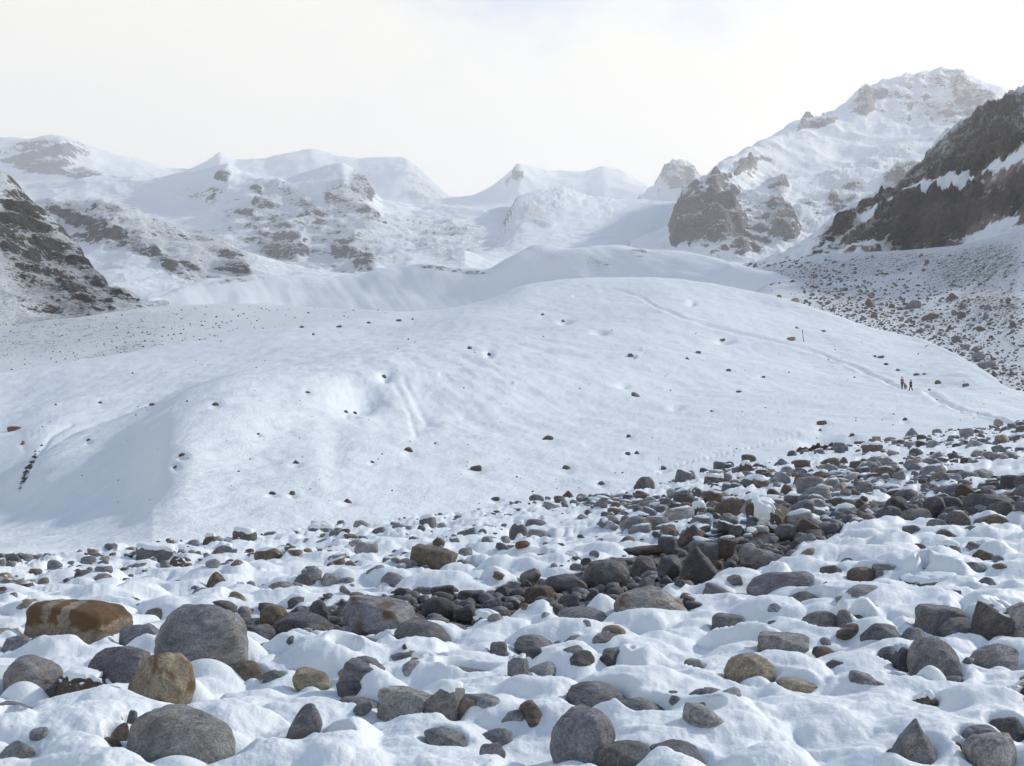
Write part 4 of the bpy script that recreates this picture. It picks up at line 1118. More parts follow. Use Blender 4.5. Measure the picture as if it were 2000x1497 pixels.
for i, (px, py, w, h, col) in enumerate(GST):
    x, y, z = on_sheet(PXa, PYa, Xa, Ya, Za, px, py)
    o = bpy.data.objects.new('stone', protos[i % 10]); COL.objects.link(o)
    s = w * y / F * 0.92; hz = h * y / F * 0.8
    o.scale = (s * 1.05, s * 0.9, hz * 1.6); o.rotation_euler = (0, R2.uniform(-0.2, 0.2), R2.uniform(-0.6, 0.6))
    o.location = (x, y, z + hz * 0.1)
    c = jitter(col, R2); o.color = (*c, R2.choice([0, 0, 0.3]))
    tag(o, None, 'stone', 'stones lying on the glacier snow')
    if (px, py) in SPECIAL: o['label'] = SPECIAL[(px, py)]
    else: items.append((o, px, py, ('small ' if w < 12 else '') + CW[col]))
relate(items, GL, 'stone', ' on glacier')

# dark undercut ledge where the glacier foot meets the rubble
lx = np.linspace(1550, 1646, 40)
lv = []
for i, px in enumerate(lx):
    e = 889 - 12 * (px - 1550) / 96
    Y = 53.0; top = e - 12 - 3.0 * math.sin(px * 0.19) - 2 * math.sin(px * 0.5) + 9 * abs((px - 1598) / 48) ** 4
    for (yy, pyy) in ((Y - 0.4, e + 4), (Y - 0.55, e), (Y - 0.35, (e + top) / 2), (Y - 0.3, top), (Y + 0.8, top - 1.5), (Y + 1.6, e)):
        lv.append(((px - CX) / F * yy, yy + 0.15 * math.sin(px * 0.8), (HY - pyy) / F * yy))
ledge = mesh_obj('rock_ledge', lv, [[i * 6 + j, i * 6 + j + 1, i * 6 + j + 7, i * 6 + j + 6] for i in range(39) for j in range(5)], M_ROCK, smooth=False)
ledge.color = (0.12, 0.075, 0.045, 0.0)
tag(ledge, 'dark brown rock ledge undercutting the snow at the glacier foot', 'rock ledge')

# ------------------------------------------------------------------ slopes and mountains around
def mountain(name, rows, xr, nx, ny, mat, rock, relief, back, smooth=30, smooth_top=8, weights=None, jag=0.0, base_rock=0.0, seed=0, squash=1.0, extra=None, ridged=True, rock_k=0.74, calm=0.16, ledge=None, clear=()):
    xs_ = np.linspace(xr[0], xr[1], nx)
    PX, PY, X, Y, Z, t = terrain(rows, xs_, ny, smooth, smooth_top, weights, back)
    L, amp = relief
    n1 = fbm3(X / L, Y / L, Z / L * squash, 6, 200 + seed, 0.52, ridged)
    n2 = fbm3(X / L * 0.35 + 7, Y / L * 0.35, Z / L * 0.35, 3, 300 + seed)
    fall = np.clip(t / 0.4, 0, 1)[:, None]
    mod = np.ones_like(X)
    wv_ = 0.13 * np.ptp(xs_) ** 0.0 * 100
    WX = PX + wv_ * fbm2(PX * 0.022, PY * 0.03, 4, 400 + seed); WY = PY + 0.7 * wv_ * fbm2(PX * 0.022 + 31, PY * 0.03, 4, 410 + seed)
    rk = blobs(WX, WY, rock) * rock_k + base_rock
    if clear: rk = rk - blobs(WX, WY, clear)
    mod = calm + (1.15 - calm) * np.clip(rk * 2.6, 0, 1)
    dsp = amp * (n1 * mod + 0.7 * n2) * fall
    X2 = X; Y2 = Y - dsp * 0.45; Z2 = Z + dsp * 0.8
    if ledge:                                            # bands of cliff with ledges between them
        hL, kL = ledge
        off = 0.55 * hL * fbm3(X / (hL * 4), Y / (hL * 4), Z / (hL * 4), 3, 500 + seed)
        q = (Z2 + off) / hL; fq = q - np.floor(q)
        Zt = hL * (np.floor(q) + sstep(0.5, 1.0, fq)) - off
        Z2 = Z2 + (Zt - Z2) * kL * np.clip(rk * 3.0, 0, 1) * fall
    if extra is not None: Z2 = Z2 + extra(PX, PY, X, Y, Z)
    o = mesh_obj(name, np.stack([X2, Y2, Z2], -1).reshape(-1, 3), grid_faces(*X.shape), mat)
    attr(o, 'rock', rk)
    tag(o, kind='structure')
    return PX, PY, X2, Y2, Z2

# left debris slope behind the tongue
SL = mountain('scree_slope', [{-300: (790, 215), 100: (748, 245), 300: (715, 280), 500: (680, 320), 700: (650, 355), 960: (640, 380)},
          {-300: (700, 300), 100: (676, 325), 300: (648, 350), 500: (628, 390), 700: (618, 420), 960: (612, 430)},
          {-300: (640, 380), 0: (640, 400), 150: (625, 420), 300: (602, 450), 500: (598, 480), 700: (608, 480), 960: (618, 470)}], (-300, 960), 300, 110, M_SCREE,
         [(90, 655, 150, 40, -8, 0.16), (250, 640, 160, 30, -10, 0.12), (60, 740, 80, 14, -15, 0.2), (230, 690, 90, 16, -18, 0.2)], (18, 1.6), (0.2, 12), smooth=60, smooth_top=50, base_rock=0.12, seed=1, ridged=False)
# second, shaded ice ridge
def flutes(PX, PY, X, Y, Z):
    return 1.1 * fbm2(X * 0.06 + 0.03 * Y, Y * 0.012, 4, 91) * sstep(500, 560, Y) + 3.0 * fbm2(X * 0.02, Y * 0.015, 3, 93)
IR = mountain('ice_ridge', [{100: (680, 500), 300: (660, 560), 600: (665, 610), 900: (660, 620), 1000: (650, 620), 1200: (620, 620), 1400: (620, 580), 1600: (650, 430), 1800: (700, 320)},
          {100: (645, 525), 300: (600, 590), 600: (590, 655), 900: (575, 670), 1000: (560, 670), 1200: (525, 670), 1400: (545, 620), 1600: (598, 470), 1800: (690, 345)},
          {100: (640, 540), 200: (618, 560), 280: (590, 600), 340: (564, 640), 400: (546, 680), 560: (544, 700), 700: (537, 720), 780: (524, 720), 850: (517, 720), 910: (524, 720), 950: (528, 710), 990: (508, 720), 1040: (482, 740), 1070: (480, 740), 1100: (486, 720), 1200: (480, 740), 1310: (490, 720), 1400: (508, 680), 1500: (535, 620), 1560: (552, 560), 1620: (580, 500), 1800: (680, 360)}],
         (100, 1800), 460, 120, mat_mountain('ice_ridge_snow', 5.0, (0.10, 0.10, 0.11), (0.22, 0.20, 0.19), thr=0.46, soft=0.12, slope=0.25, streak=(1, 1, 1), bump=0.35),
         [(460, 548, 80, 6, -3, 0.35), (880, 527, 90, 7, 8, 0.42), (600, 560, 60, 10, 0, 0.15), (1160, 505, 50, 8, 20, 0.3), (1178, 512, 5, 20, 35, 0.3), (1245, 490, 22, 6, 5, 0.45), (1250, 500, 18, 4, 5, 0.4), (1060, 490, 40, 10, 25, 0.2), (1420, 520, 50, 6, 20, 0.2)],
         (30, 2.0), (0.25, 25), smooth=40, smooth_top=14, seed=2, extra=flutes, ridged=False)
# right debris slope
SR = mountain('moraine_slope', [{1380: (640, 430), 1500: (600, 380), 1600: (640, 300), 1700: (680, 250), 1800: (705, 225), 1900: (765, 165), 2000: (830, 120), 2300: (880, 100)},
          {1380: (630, 500), 1440: (600, 490), 1500: (568, 470), 1600: (580, 430), 1700: (600, 360), 1800: (640, 300), 1900: (680, 240), 2000: (720, 190), 2300: (740, 160)},
          {1380: (630, 600), 1440: (585, 610), 1500: (545, 600), 1600: (540, 540), 1700: (548, 480), 1800: (560, 420), 1900: (570, 360), 2000: (580, 310), 2300: (560, 280)},
          {1380: (630, 700), 1440: (575, 720), 1490: (532, 760), 1600: (505, 700), 1700: (500, 650), 1860: (492, 560), 2000: (455, 480), 2300: (380, 420)}], (1380, 2300), 330, 170, M_SCREE,
         [(1700, 520, 200, 24, -6, 0.22), (1900, 520, 100, 40, -14, 0.26), (1720, 600, 160, 26, 12, 0.12), (1930, 600, 70, 40, 0, 0.18), (1560, 545, 60, 14, 12, 0.2)], (16, 1.5), (0.3, 20), smooth=40, smooth_top=24, base_rock=0.17, seed=3, ridged=False)
# right cliffs
CR = mountain('cliff', [{1420: (560, 760), 1500: (545, 740), 1600: (535, 660), 1860: (530, 520), 2000: (500, 440), 2300: (420, 380)},
          {1420: (535, 800), 1500: (520, 780), 1580: (495, 720), 1700: (480, 670), 1740: (488, 650), 1860: (494, 590), 2000: (450, 520), 2300: (370, 460)},
          {1420: (532, 810), 1500: (518, 800), 1580: (485, 750), 1660: (445, 720), 1740: (420, 690), 1800: (390, 670), 1900: (360, 620), 2000: (320, 560), 2300: (230, 500)},
          {1420: (530, 830), 1500: (516, 820), 1580: (478, 830), 1640: (438, 850), 1700: (408, 870), 1790: (380, 870), 1830: (330, 850), 1900: (290, 800), 2000: (255, 720), 2300: (150, 650)},
          {1420: (529, 850), 1490: (519, 850), 1560: (494, 880), 1620: (452, 910), 1690: (405, 950), 1760: (380, 1000), 1800: (345, 1050), 1830: (298, 1100), 1870: (270, 1100), 1910: (248, 1080), 1950: (240, 1060), 2000: (214, 1040), 2300: (100, 1000)}],
         (1420, 2300), 400, 230, M_CLIFF,
         [(1830, 440, 120, 60, -8, 0.62), (1900, 330, 130, 40, -32, 0.5), (1690, 460, 120, 18, -28, 0.42), (1960, 420, 70, 50, -30, 0.5), (1860, 340, 60, 30, 0, 0.35), (1620, 480, 50, 10, -40, 0.45), (1950, 250, 50, 22, -30, 0.4), (1880, 475, 110, 22, -10, 0.3), (1600, 500, 40, 10, -35, 0.4), (1905, 278, 130, 34, -36, 0.27), (1800, 345, 60, 24, -40, 0.24), (1700, 420, 120, 12, -30, 0.34)],
         (34, 20), (0.3, 120), smooth=26, smooth_top=8, base_rock=0.0, seed=4, squash=0.45, ledge=(20, 0.6), calm=0.5, clear=[(1840, 378, 190, 13, -20, 0.6), (1640, 490, 60, 20, -35, 0.2), (1930, 465, 70, 26, -20, 0.35), (1590, 505, 90, 16, -20, 0.3)], rock_k=0.9)
# left rock slope, near
RL = mountain('rock_slope', [{-350: (720, 400), 0: (665, 440), 100: (645, 470), 200: (625, 500), 330: (605, 540)},
          {-350: (560, 520), 0: (560, 540), 100: (570, 560), 200: (592, 560), 330: (598, 570)},
          {-350: (400, 680), 0: (450, 690), 60: (490, 690), 120: (530, 690), 180: (565, 660), 250: (582, 610), 330: (596, 590)},
          {-350: (250, 850), 0: (338, 840), 20: (352, 840), 60: (398, 830), 110: (440, 800), 150: (480, 780), 180: (528, 740), 215: (558, 690), 270: (577, 640), 330: (594, 600)}],
         (-350, 330), 240, 170, M_ROCKY, [(30, 440, 40, 60, 50, 0.42), (90, 480, 60, 22, 52, 0.36), (140, 560, 60, 16, 35, 0.5), (60, 500, 30, 14, 40, 0.4), (230, 575, 50, 8, 25, 0.35), (20, 480, 16, 24, 0, 0.5), (80, 640, 80, 20, -10, 0.12), (120, 540, 150, 80, 40, 0.16)],
         (34, 7), (0.25, 60), smooth=26, smooth_top=8, base_rock=0.12, seed=5, ledge=(15, 0.35), calm=0.4)
# rock rib, left middle distance
RM = mountain('rock_rib', [{-300: (620, 1100), 100: (620, 1100), 400: (610, 1150), 800: (600, 1200)},
          {-300: (520, 1500), 100: (490, 1550), 250: (520, 1400), 400: (555, 1350), 800: (570, 1350)},
          {-300: (400, 1900), 40: (405, 1900), 100: (396, 1900), 130: (405, 1900), 200: (402, 1850), 230: (408, 1850), 280: (430, 1800), 330: (455, 1800), 400: (468, 1800), 470: (500, 1750), 560: (532, 1700), 680: (545, 1600), 800: (560, 1550)}],
         (-300, 800), 380, 150, M_MID, [(180, 445, 110, 14, 20, 0.5), (300, 505, 90, 12, 30, 0.45), (330, 460, 60, 24, 25, 0.2), (210, 415, 40, 12, 10, 0.3), (450, 520, 60, 14, 30, 0.3), (120, 410, 30, 10, 0, 0.35), (430, 490, 90, 20, 28, 0.22), (340, 490, 220, 50, 26, 0.17), (160, 440, 120, 40, 20, 0.18)], (90, 20), (0.2, 150), smooth=30, smooth_top=8, base_rock=0.03, seed=6, ledge=(34, 0.3), calm=0.3)
# mountains with the hanging glacier, left
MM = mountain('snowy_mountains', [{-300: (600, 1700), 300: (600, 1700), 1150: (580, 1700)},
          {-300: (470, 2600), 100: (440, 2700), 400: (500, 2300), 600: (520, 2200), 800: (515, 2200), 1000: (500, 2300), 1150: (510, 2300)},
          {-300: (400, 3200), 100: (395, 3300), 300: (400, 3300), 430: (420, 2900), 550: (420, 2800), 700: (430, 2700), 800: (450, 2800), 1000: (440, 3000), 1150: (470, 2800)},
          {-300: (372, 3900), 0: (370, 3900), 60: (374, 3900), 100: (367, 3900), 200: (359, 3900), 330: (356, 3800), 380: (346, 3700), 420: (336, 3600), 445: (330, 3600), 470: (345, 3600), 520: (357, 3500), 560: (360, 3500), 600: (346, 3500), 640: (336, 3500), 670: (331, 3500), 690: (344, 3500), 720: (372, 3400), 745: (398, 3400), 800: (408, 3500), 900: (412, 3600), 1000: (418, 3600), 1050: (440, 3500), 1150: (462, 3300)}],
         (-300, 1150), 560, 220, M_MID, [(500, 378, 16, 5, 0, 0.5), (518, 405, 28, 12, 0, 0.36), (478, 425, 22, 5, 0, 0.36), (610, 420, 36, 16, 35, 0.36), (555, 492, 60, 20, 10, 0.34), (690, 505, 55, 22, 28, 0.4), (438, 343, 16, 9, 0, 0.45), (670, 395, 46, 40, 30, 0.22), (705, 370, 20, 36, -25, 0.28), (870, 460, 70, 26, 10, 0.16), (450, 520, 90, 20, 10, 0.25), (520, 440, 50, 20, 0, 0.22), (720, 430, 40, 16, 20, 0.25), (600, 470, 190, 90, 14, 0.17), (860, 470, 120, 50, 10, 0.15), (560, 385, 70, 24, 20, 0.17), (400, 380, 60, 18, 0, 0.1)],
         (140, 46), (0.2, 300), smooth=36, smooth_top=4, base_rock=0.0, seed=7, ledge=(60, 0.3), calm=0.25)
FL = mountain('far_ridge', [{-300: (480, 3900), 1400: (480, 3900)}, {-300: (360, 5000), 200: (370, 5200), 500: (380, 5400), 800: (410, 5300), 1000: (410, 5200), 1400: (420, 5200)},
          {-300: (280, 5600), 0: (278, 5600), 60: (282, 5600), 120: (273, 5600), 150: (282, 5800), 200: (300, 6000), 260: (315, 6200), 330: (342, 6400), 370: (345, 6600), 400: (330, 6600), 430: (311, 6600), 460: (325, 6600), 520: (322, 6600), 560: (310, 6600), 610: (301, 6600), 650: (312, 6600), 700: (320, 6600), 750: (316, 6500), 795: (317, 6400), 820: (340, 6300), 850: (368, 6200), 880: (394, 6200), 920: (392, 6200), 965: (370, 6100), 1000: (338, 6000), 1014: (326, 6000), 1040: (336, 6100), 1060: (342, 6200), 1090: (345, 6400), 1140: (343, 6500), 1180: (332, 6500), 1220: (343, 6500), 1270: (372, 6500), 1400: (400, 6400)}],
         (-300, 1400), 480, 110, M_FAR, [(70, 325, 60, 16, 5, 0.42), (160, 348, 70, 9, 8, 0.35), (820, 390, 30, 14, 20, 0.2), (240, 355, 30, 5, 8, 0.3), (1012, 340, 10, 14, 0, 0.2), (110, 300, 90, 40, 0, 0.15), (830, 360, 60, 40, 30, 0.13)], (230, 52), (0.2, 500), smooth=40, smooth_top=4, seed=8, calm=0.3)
def seracs(PX, PY, X, Y, Z):
    return 12 * np.abs(fbm2(X * 0.008, Y * 0.03, 3, 95)) + 4 * fbm2(X * 0.02, Y * 0.06, 3, 97)
IF = mountain('icefall', [{900: (560, 1300), 1450: (560, 1300)}, {900: (500, 1900), 1450: (500, 1900)}, {900: (570, 2300), 940: (510, 2450), 1010: (440, 2600), 1450: (455, 2600)},
          {900: (560, 2900), 940: (545, 3000), 975: (462, 3300), 1010: (396, 3500), 1060: (384, 3600), 1100: (380, 3700), 1150: (398, 3800), 1200: (408, 3900), 1300: (412, 4000), 1450: (430, 3900)}], (900, 1450), 330, 170, M_FAR,
         [(1045, 420, 30, 20, 20, 0.26), (1060, 440, 20, 8, 0, 0.2), (1080, 400, 30, 10, 20, 0.16)], (260, 26), (0.2, 300), smooth=30, smooth_top=10, seed=9, extra=seracs)
SP = mountain('rocky_peak', [{1180: (430, 4600), 1460: (430, 4600)}, {1180: (412, 5000), 1240: (405, 5000), 1275: (378, 5200), 1290: (352, 5300), 1310: (331, 5400), 1335: (328, 5400), 1350: (337, 5400), 1375: (358, 5300), 1420: (385, 5200), 1460: (400, 5100)}],
         (1180, 1460), 150, 60, M_FAR, [(1325, 350, 40, 30, 10, 0.3)], (130, 75), (0.15, 400), smooth=16, smooth_top=2, seed=10, calm=0.5)
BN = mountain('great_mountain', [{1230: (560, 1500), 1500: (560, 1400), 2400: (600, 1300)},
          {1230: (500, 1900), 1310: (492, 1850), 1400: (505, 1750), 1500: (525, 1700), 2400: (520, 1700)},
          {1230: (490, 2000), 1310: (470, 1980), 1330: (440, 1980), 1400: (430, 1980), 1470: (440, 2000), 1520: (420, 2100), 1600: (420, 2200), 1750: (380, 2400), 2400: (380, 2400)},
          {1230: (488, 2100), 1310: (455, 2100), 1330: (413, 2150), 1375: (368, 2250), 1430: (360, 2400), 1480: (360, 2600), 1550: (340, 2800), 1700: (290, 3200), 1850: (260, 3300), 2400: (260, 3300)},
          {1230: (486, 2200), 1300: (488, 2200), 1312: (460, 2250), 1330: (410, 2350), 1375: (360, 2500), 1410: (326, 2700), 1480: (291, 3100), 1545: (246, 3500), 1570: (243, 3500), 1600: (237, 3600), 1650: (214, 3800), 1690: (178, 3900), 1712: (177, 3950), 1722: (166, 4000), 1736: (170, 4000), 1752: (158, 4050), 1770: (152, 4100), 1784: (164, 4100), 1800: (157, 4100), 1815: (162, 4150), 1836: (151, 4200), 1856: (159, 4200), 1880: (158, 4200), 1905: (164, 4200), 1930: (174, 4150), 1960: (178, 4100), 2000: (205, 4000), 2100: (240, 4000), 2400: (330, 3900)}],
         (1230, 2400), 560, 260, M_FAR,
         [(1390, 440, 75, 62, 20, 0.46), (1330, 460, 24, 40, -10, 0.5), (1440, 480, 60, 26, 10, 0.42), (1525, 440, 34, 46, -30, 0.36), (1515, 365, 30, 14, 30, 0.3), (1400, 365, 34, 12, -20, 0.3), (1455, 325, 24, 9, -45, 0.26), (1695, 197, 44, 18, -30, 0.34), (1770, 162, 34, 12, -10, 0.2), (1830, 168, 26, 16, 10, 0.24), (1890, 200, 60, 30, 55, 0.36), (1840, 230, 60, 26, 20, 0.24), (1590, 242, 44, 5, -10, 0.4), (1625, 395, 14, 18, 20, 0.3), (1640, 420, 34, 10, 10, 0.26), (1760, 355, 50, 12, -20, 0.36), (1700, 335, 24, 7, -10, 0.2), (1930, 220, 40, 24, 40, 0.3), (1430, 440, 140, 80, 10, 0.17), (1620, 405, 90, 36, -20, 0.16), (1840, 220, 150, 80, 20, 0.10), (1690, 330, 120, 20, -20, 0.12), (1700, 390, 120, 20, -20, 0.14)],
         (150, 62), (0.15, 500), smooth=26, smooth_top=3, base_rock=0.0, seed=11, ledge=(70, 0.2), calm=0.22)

# boulders and rubble on the slopes behind
def scatter(SH, n, region, sizes, r, weight, cols, sn=(0.0, 0.3)):
    out = []
    PXs, PYs, Xs, Ys, Zs_ = SH
    while n > 0:
        px = r.uniform(region[0], region[1]); py = r.uniform(region[2], region[3])
        if r.random() > weight(px, py): n -= 0.2; continue
        x, y, z = on_sheet(PXs, PYs, Xs, Ys, Zs_, px, py)
        s = r.choice(sizes) * y / F
        out.append((x, y, z + s * 0.12, s, r.uniform(0.5, 0.9), r.choices(*cols)[0], r.choice(sn)))
        n -= 1
    return out
DC = (['dark', 'brown', 'grey'], [5, 4, 3])
r5 = random.Random(5)
pl2 = scatter(SR, 4600, (1500, 2100, 500, 790), [1.8, 2.2, 2.6, 3, 3.5, 4, 5, 7, 9], r5, lambda x, y: min(1, 0.18 + 0.9 * math.exp(-((y - 600 - (x - 1750) * 0.10) / 42) ** 2) * (x > 1560) + 0.5 * math.exp(-((y - 690 - (x - 1900) * 0.5) / 30) ** 2)), DC)
pl2 += scatter(SR, 1500, (1600, 2080, 540, 790), [3, 4, 5, 6, 8], r5, lambda x, y: min(1, 0.10 + 0.9 * math.exp(-((y - 625 - (x - 1700) * 0.42) / 34) ** 2)), DC, (0.0, 0.3, 0.5))
rubble('slope_rubble', pl2, M_STUFF, sub=1, seed=9)
pl3 = scatter(SL, 900, (-50, 760, 600, 790), [1.6, 2, 2.5, 3, 4, 5], r5, lambda x, y: min(1, 0.2 + 0.9 * math.exp(-((y - 745 + 0.26 * x) / 22) ** 2) * (x < 520)), DC)
rubble('scree_rubble', pl3, M_STUFF, sub=1, seed=10)

GLs = (PXa, PYa, Xa, Ya, Za)
pl4 = scatter(GLs, 300, (30, 1960, 640, 985), [1.6, 2, 2.6, 3.4, 5], r5, lambda x, y: y < float(edge_at(x)[0][0]) - 8 and r5.random() < (0.25 + 0.9 * math.exp(-((float(edge_at(x)[0][0]) - y) / 45) ** 2) + 0.7 * math.exp(-((y - 690) / 40) ** 2 - ((x - 1660) / 120) ** 2)), DC)
for i_ in range(34):                                      # dark stones laid bare along the gully at the left
    t_ = r5.random(); px_ = float(np.interp(t_, [0, 0.45, 0.75, 1], [40, 52, 62, 82])) + r5.uniform(-4, 4); py_ = float(np.interp(t_, [0, 0.45, 0.75, 1], [958, 925, 903, 872])) + r5.uniform(-4, 4)
    x_, y_, z_ = on_sheet(*GLs, px_, py_); s_ = r5.choice([5, 7, 9, 12]) * y_ / F
    pl4.append((x_, y_, z_ + s_ * 0.1, s_, r5.uniform(0.5, 0.9), 'dark', 0.0))
rubble('glacier_pebbles', pl4, M_STUFF, sub=1, seed=12)

SRB = [(1785, 602, 30, 18, G_), (1860, 586, 26, 14, B_), (1818, 624, 34, 10, B_), (1706, 620, 14, 11, B_), (1878, 622, 14, 12, B_), (1866, 616, 20, 10, G_), (1925, 620, 12, 12, G_), (1880, 604, 12, 12, G_),
       (1916, 646, 18, 8, B_), (1867, 668, 15, 11, G_), (1886, 682, 15, 11, G_), (1906, 684, 18, 8, G_), (1912, 700, 26, 12, G_), (1908, 708, 12, 8, D_), (1925, 718, 34, 10, G_), (1942, 736, 14, 10, D_), (1796, 650, 20, 8, B_), (1812, 642, 11, 7, G_),
       (1700, 600, 22, 14, B_), (1742, 602, 10, 8, B_), (1758, 606, 12, 7, D_), (1930, 602, 18, 9, G_), (1970, 590, 12, 7, D_), (1650, 568, 12, 6, B_), (1810, 516, 7, 7, B_), (1756, 528, 9, 5, B_), (1965, 544, 11, 5, D_), (1978, 640, 12, 12, D_), (1936, 661, 8, 6, D_), (1976, 734, 7, 7, D_)]
SL2 = [(1785, 594, 'the pale boulder on the right slope'), (1818, 620, 'the long brown boulder'), (1706, 614, 'the brown cube at the slope foot'), (1867, 662, 'the first of the row beside the glacier edge'), (1912, 695, 'the pile by the glacier edge'), (1965, 600, 'the right edge')]
SPEC2 = {(1785, 602): 'pale angular boulder, largest on the right debris slope', (1818, 624): 'long flat brown boulder on the right debris slope', (1706, 620): 'brown cube shaped boulder at the foot of the right slope', (1867, 668): 'rounded grey boulder, first in the row beside glacier edge', (1912, 700): 'largest grey boulder piled by the right glacier edge'}
items = []
for i, (px, py, w, h, col) in enumerate(SRB):
    x, y, z = on_sheet(*SR, px, py)
    o = bpy.data.objects.new('boulder', protos[(i * 3) % 10]); COL.objects.link(o)
    s = w * y / F; hz = h * y / F
    o.scale = (s * 1.05, s * 0.8, hz * 1.5); o.rotation_euler = (0, R2.uniform(-0.3, 0.3), R2.uniform(-0.6, 0.6)); o.location = (x, y, z + hz * 0.3)
    o.color = (*jitter(col, R2), R2.choice([0, 0.3]))
    tag(o, None, 'boulder', 'boulders on the right debris slope')
    if (px, py) in SPEC2: o['label'] = SPEC2[(px, py)]
    else: items.append((o, px, py, ('small ' if w < 13 else '') + CW[col]))
relate(items, SL2, 'boulder')

# ------------------------------------------------------------------ wooden post on the glacier
M_WOOD = mat_plain('weathered_wood', (0.30, 0.22, 0.12), 0.8)
px, pyb = 1570, 668
x, y, z = on_sheet(PXa, PYa, Xa, Ya, Za, px, pyb)
hp = 24 * y / F; wd = 0.11
pv, pf = [], []
for k in range(9):
    t = k / 8
    for j in range(6):
        a = j * math.pi / 3
        rr = wd * (1 - 0.15 * t) * (1 + 0.06 * math.sin(k * 3 + j))
        pv.append((rr * math.cos(a) - 0.35 * t + 0.03 * math.sin(k), rr * math.sin(a), -0.3 + (hp + 0.3) * t))
for k in range(8):
    for j in range(6): pf.append([k * 6 + j, k * 6 + (j + 1) % 6, k * 6 + 6 + (j + 1) % 6, k * 6 + 6 + j])
pf.append([48, 49, 50, 51]); pf.append([48, 51, 52, 53])
post = mesh_obj('wooden_post', pv, pf, M_WOOD, smooth=False); post.location = (x, y, z)
tag(post, 'thin pale wooden post standing slightly askew in the glacier snow', 'post')

# ------------------------------------------------------------------ walkers and dog
def skin_mesh(name, joints, edges, radii, mat, parent=None, root=0, sub=1):
    me = bpy.data.meshes.new(name)
    me.from_pydata(joints, edges, [])
    o = bpy.data.objects.new(name, me); COL.objects.link(o)
    md = o.modifiers.new('skin', 'SKIN')
    for i, rd in enumerate(radii):
        sv = me.skin_vertices[0].data[i]
        sv.radius = (rd, rd) if not isinstance(rd, tuple) else rd
        sv.use_root = (i == root)
    sd = o.modifiers.new('sub', 'SUBSURF'); sd.levels = sub; sd.render_levels = sub
    dg = bpy.context.evaluated_depsgraph_get()
    ev = o.evaluated_get(dg)
    m2 = bpy.data.meshes.new_from_object(ev)
    o.modifiers.clear(); o.data = m2; m2.name = name
    m2.materials.clear(); m2.materials.append(mat)
    for p in m2.polygons: p.use_smooth = True
    if parent: o.parent = parent
    return o

M_SKIN = mat_plain('skin', (0.5, 0.32, 0.24), 0.6)
M_RED = mat_plain('red_jacket_cloth', (0.42, 0.07, 0.10), 0.8)
M_NAVY = mat_plain('navy_trouser_cloth', (0.03, 0.035, 0.07), 0.8)
M_BLACK = mat_plain('black_cloth', (0.022, 0.02, 0.022), 0.85)
M_HAIR = mat_plain('dark_hair', (0.03, 0.02, 0.015), 0.7)
M_FUR = mat_plain('brown_fur', (0.20, 0.12, 0.06), 0.85)

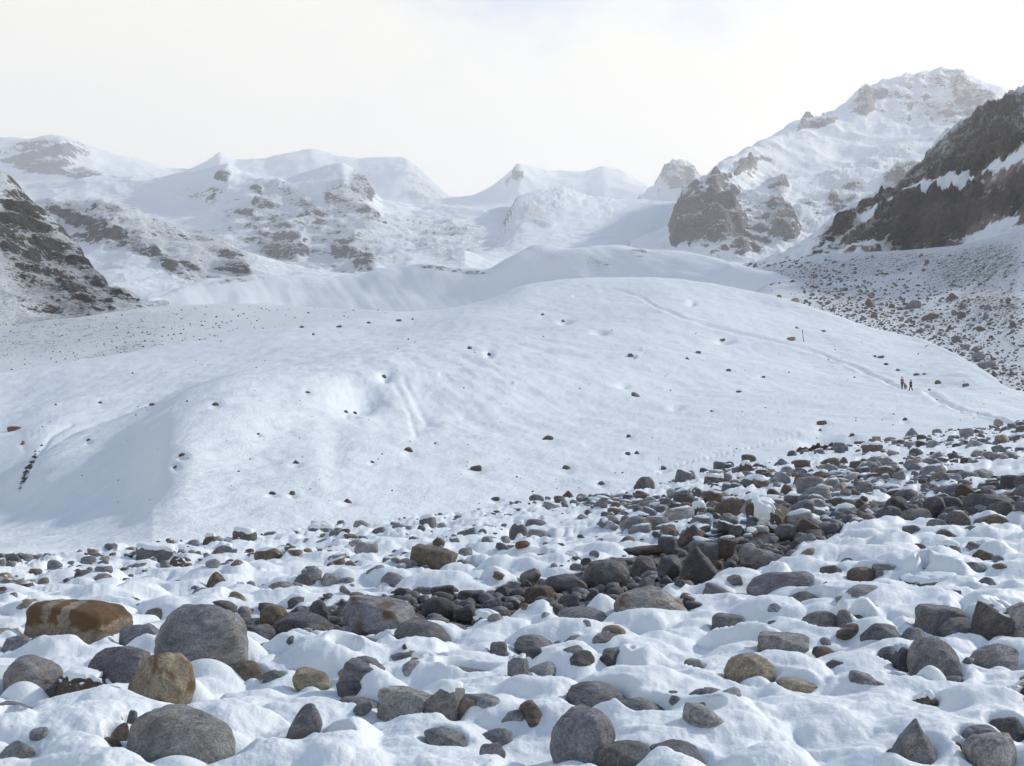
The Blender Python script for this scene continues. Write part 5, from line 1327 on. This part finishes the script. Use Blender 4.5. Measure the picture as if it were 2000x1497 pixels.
def walker(px, pyb, hgt, jacket, trousers, yaw, stride, arm_l, arm_r, label):
    x, y, z = on_sheet(PXa, PYa, Xa, Ya, Za, px, pyb)
    root = bpy.data.objects.new('person', None); COL.objects.link(root)
    root.location = (x, y, z - 0.03); root.rotation_euler = (0, 0, yaw); root.scale = (hgt / 1.75,) * 3
    s = stride
    J = [(0, 0, 0.95), (0, 0, 1.15), (0, 0, 1.38), (0, 0.01, 1.5), (0, -0.01, 1.60), (0, -0.02, 1.68),
         (-0.10, 0, 0.88), (-0.11, -0.02 - s * 0.3, 0.48), (-0.11, -s * 0.9 + 0.03, 0.08), (-0.11, -s * 0.9 - 0.14, 0.04),
         (0.10, 0, 0.88), (0.11, 0.0 + s * 0.2, 0.48), (0.11, s * 0.8 + 0.05, 0.08), (0.11, s * 0.8 - 0.12, 0.04),
         (-0.19, 0, 1.40), (-0.24, *arm_l[0]), (-0.24, *arm_l[1]), (0.19, 0, 1.40), (0.24, *arm_r[0]), (0.24, *arm_r[1])]
    E = [(0, 1), (1, 2), (2, 3), (3, 4), (4, 5), (0, 6), (6, 7), (7, 8), (8, 9), (0, 10), (10, 11), (11, 12), (12, 13), (2, 14), (14, 15), (15, 16), (2, 17), (17, 18), (18, 19)]
    rad = [0.13, 0.125, 0.13, 0.05, 0.085, 0.075, 0.085, 0.06, 0.045, 0.035, 0.085, 0.06, 0.045, 0.035, 0.055, 0.042, 0.035, 0.055, 0.042, 0.035]
    skin_mesh('body', J, E, rad, M_SKIN, root)
    skin_mesh('jacket', [J[i] for i in (0, 1, 2, 14, 15, 17, 18)] + [tuple(np.array(J[15]) * 0.25 + np.array(J[16]) * 0.75), tuple(np.array(J[18]) * 0.25 + np.array(J[19]) * 0.75), (0, 0.01, 1.46)],
              [(0, 1), (1, 2), (2, 3), (3, 4), (4, 7), (2, 5), (5, 6), (6, 8), (2, 9)], [0.17, 0.165, 0.165, 0.085, 0.07, 0.085, 0.07, 0.06, 0.06, 0.085], jacket, root)
    skin_mesh('trousers', [J[i] for i in (0, 6, 7, 8, 10, 11, 12)], [(0, 1), (1, 2), (2, 3), (0, 4), (4, 5), (5, 6)], [0.15, 0.11, 0.085, 0.07, 0.11, 0.085, 0.07], trousers, root)
    for k in (9, 13):
        a = np.array(J[k - 1]); b_ = np.array(J[k])
        skin_mesh('boot', [tuple(a + (0, 0.02, 0.02)), tuple(a + (0, 0.01, -0.02)), tuple(b_ + (0, -0.02, 0.01))], [(0, 1), (1, 2)], [0.062, 0.06, 0.05], M_BLACK, root)
    v, f = ICO[3]
    q = v[:, 2] + 0.75 * v[:, 1]
    hv = v * np.array([0.102, 0.115, 0.115]) * np.where(q > -0.25, 1.0, 0.72)[:, None] + np.array([0, 0.012, 1.655])
    mesh_obj('hair', hv, f, M_HAIR, root)
    fv, ff = ICO[2]
    mesh_obj('nose', fv * np.array([0.012, 0.02, 0.018]) + np.array([0, -0.105, 1.625]), ff, M_SKIN, root)
    return tag(root, label, 'person', 'walkers on the glacier path')
walker(1762, 760, 1.78, M_RED, M_NAVY, 0.5, 0.12, [(0.03, 1.15), (-0.12, 0.98)], [(0.02, 1.14), (-0.10, 0.95)], 'walker in a red jacket and dark trousers standing on the snow path')
walker(1779, 764, 1.42, M_BLACK, M_BLACK, -1.25, 0.26, [(0.02, 1.14), (-0.08, 0.92)], [(-0.16, 1.2), (-0.42, 1.18)], 'smaller walker all in black reaching towards the red one')

x, y, z = on_sheet(PXa, PYa, Xa, Ya, Za, 1768.5, 761)
dog = bpy.data.objects.new('dog', None); COL.objects.link(dog); dog.location = (x, y, z - 0.02); dog.rotation_euler = (0, 0, -0.6); dog.scale = (1.15,) * 3
DJ = [(0, 0.28, 0.50), (0, 0.05, 0.47), (0, -0.22, 0.50), (0, -0.36, 0.64), (0, -0.46, 0.70), (0, -0.58, 0.67),
      (-0.09, 0.30, 0.40), (-0.09, 0.24, 0.28), (-0.09, 0.36, 0.16), (-0.09, 0.33, 0.02), (0.09, 0.30, 0.40), (0.09, 0.24, 0.28), (0.09, 0.36, 0.16), (0.09, 0.33, 0.02),
      (-0.08, -0.24, 0.36), (-0.08, -0.22, 0.18), (-0.08, -0.24, 0.02), (0.08, -0.24, 0.36), (0.08, -0.22, 0.18), (0.08, -0.24, 0.02), (0, 0.42, 0.56), (0, 0.56, 0.68)]
skin_mesh('body', DJ, [(0, 1), (1, 2), (2, 3), (3, 4), (4, 5), (0, 6), (6, 7), (7, 8), (8, 9), (0, 10), (10, 11), (11, 12), (12, 13), (2, 14), (14, 15), (15, 16), (2, 17), (17, 18), (18, 19), (0, 20), (20, 21)],
          [0.11, 0.115, 0.14, 0.085, 0.085, 0.045, 0.075, 0.055, 0.03, 0.03, 0.075, 0.055, 0.03, 0.03, 0.06, 0.035, 0.03, 0.06, 0.035, 0.03, 0.03, 0.022], M_FUR, dog, root=1)
for sx in (-1, 1):
    fv, ff = ICO[2]
    mesh_obj('ear', fv * np.array([0.02, 0.035, 0.06]) + np.array([sx * 0.075, -0.42, 0.73]), ff, M_FUR, dog)
tag(dog, 'small brown dog at the feet of the red walker', 'dog')

# ------------------------------------------------------------------ the air
hz_v = np.array([(sx * 9000, yy, zz) for zz in (-40.0, 1560.0) for (sx, yy) in ((-1, -300), (1, -300), (1, 8000), (-1, 8000))])
haze = mesh_obj('haze', hz_v, [[0, 3, 2, 1], [4, 5, 6, 7], [0, 1, 5, 4], [1, 2, 6, 5], [2, 3, 7, 6], [3, 0, 4, 7]], None, smooth=False)
mh = bpy.data.materials.new('haze'); mh.use_nodes = True
hn = mh.node_tree.nodes; hn.clear()
ho = hn.new('ShaderNodeOutputMaterial'); hv_ = hn.new('ShaderNodeVolumePrincipled')
hv_.inputs['Color'].default_value = (0.97, 0.98, 1.0, 1); hv_.inputs['Density'].default_value = 0.000115; hv_.inputs['Anisotropy'].default_value = 0.35
mh.node_tree.links.new(hv_.outputs[0], ho.inputs['Volume'])
haze.data.materials.append(mh)
tag(haze, kind='stuff')
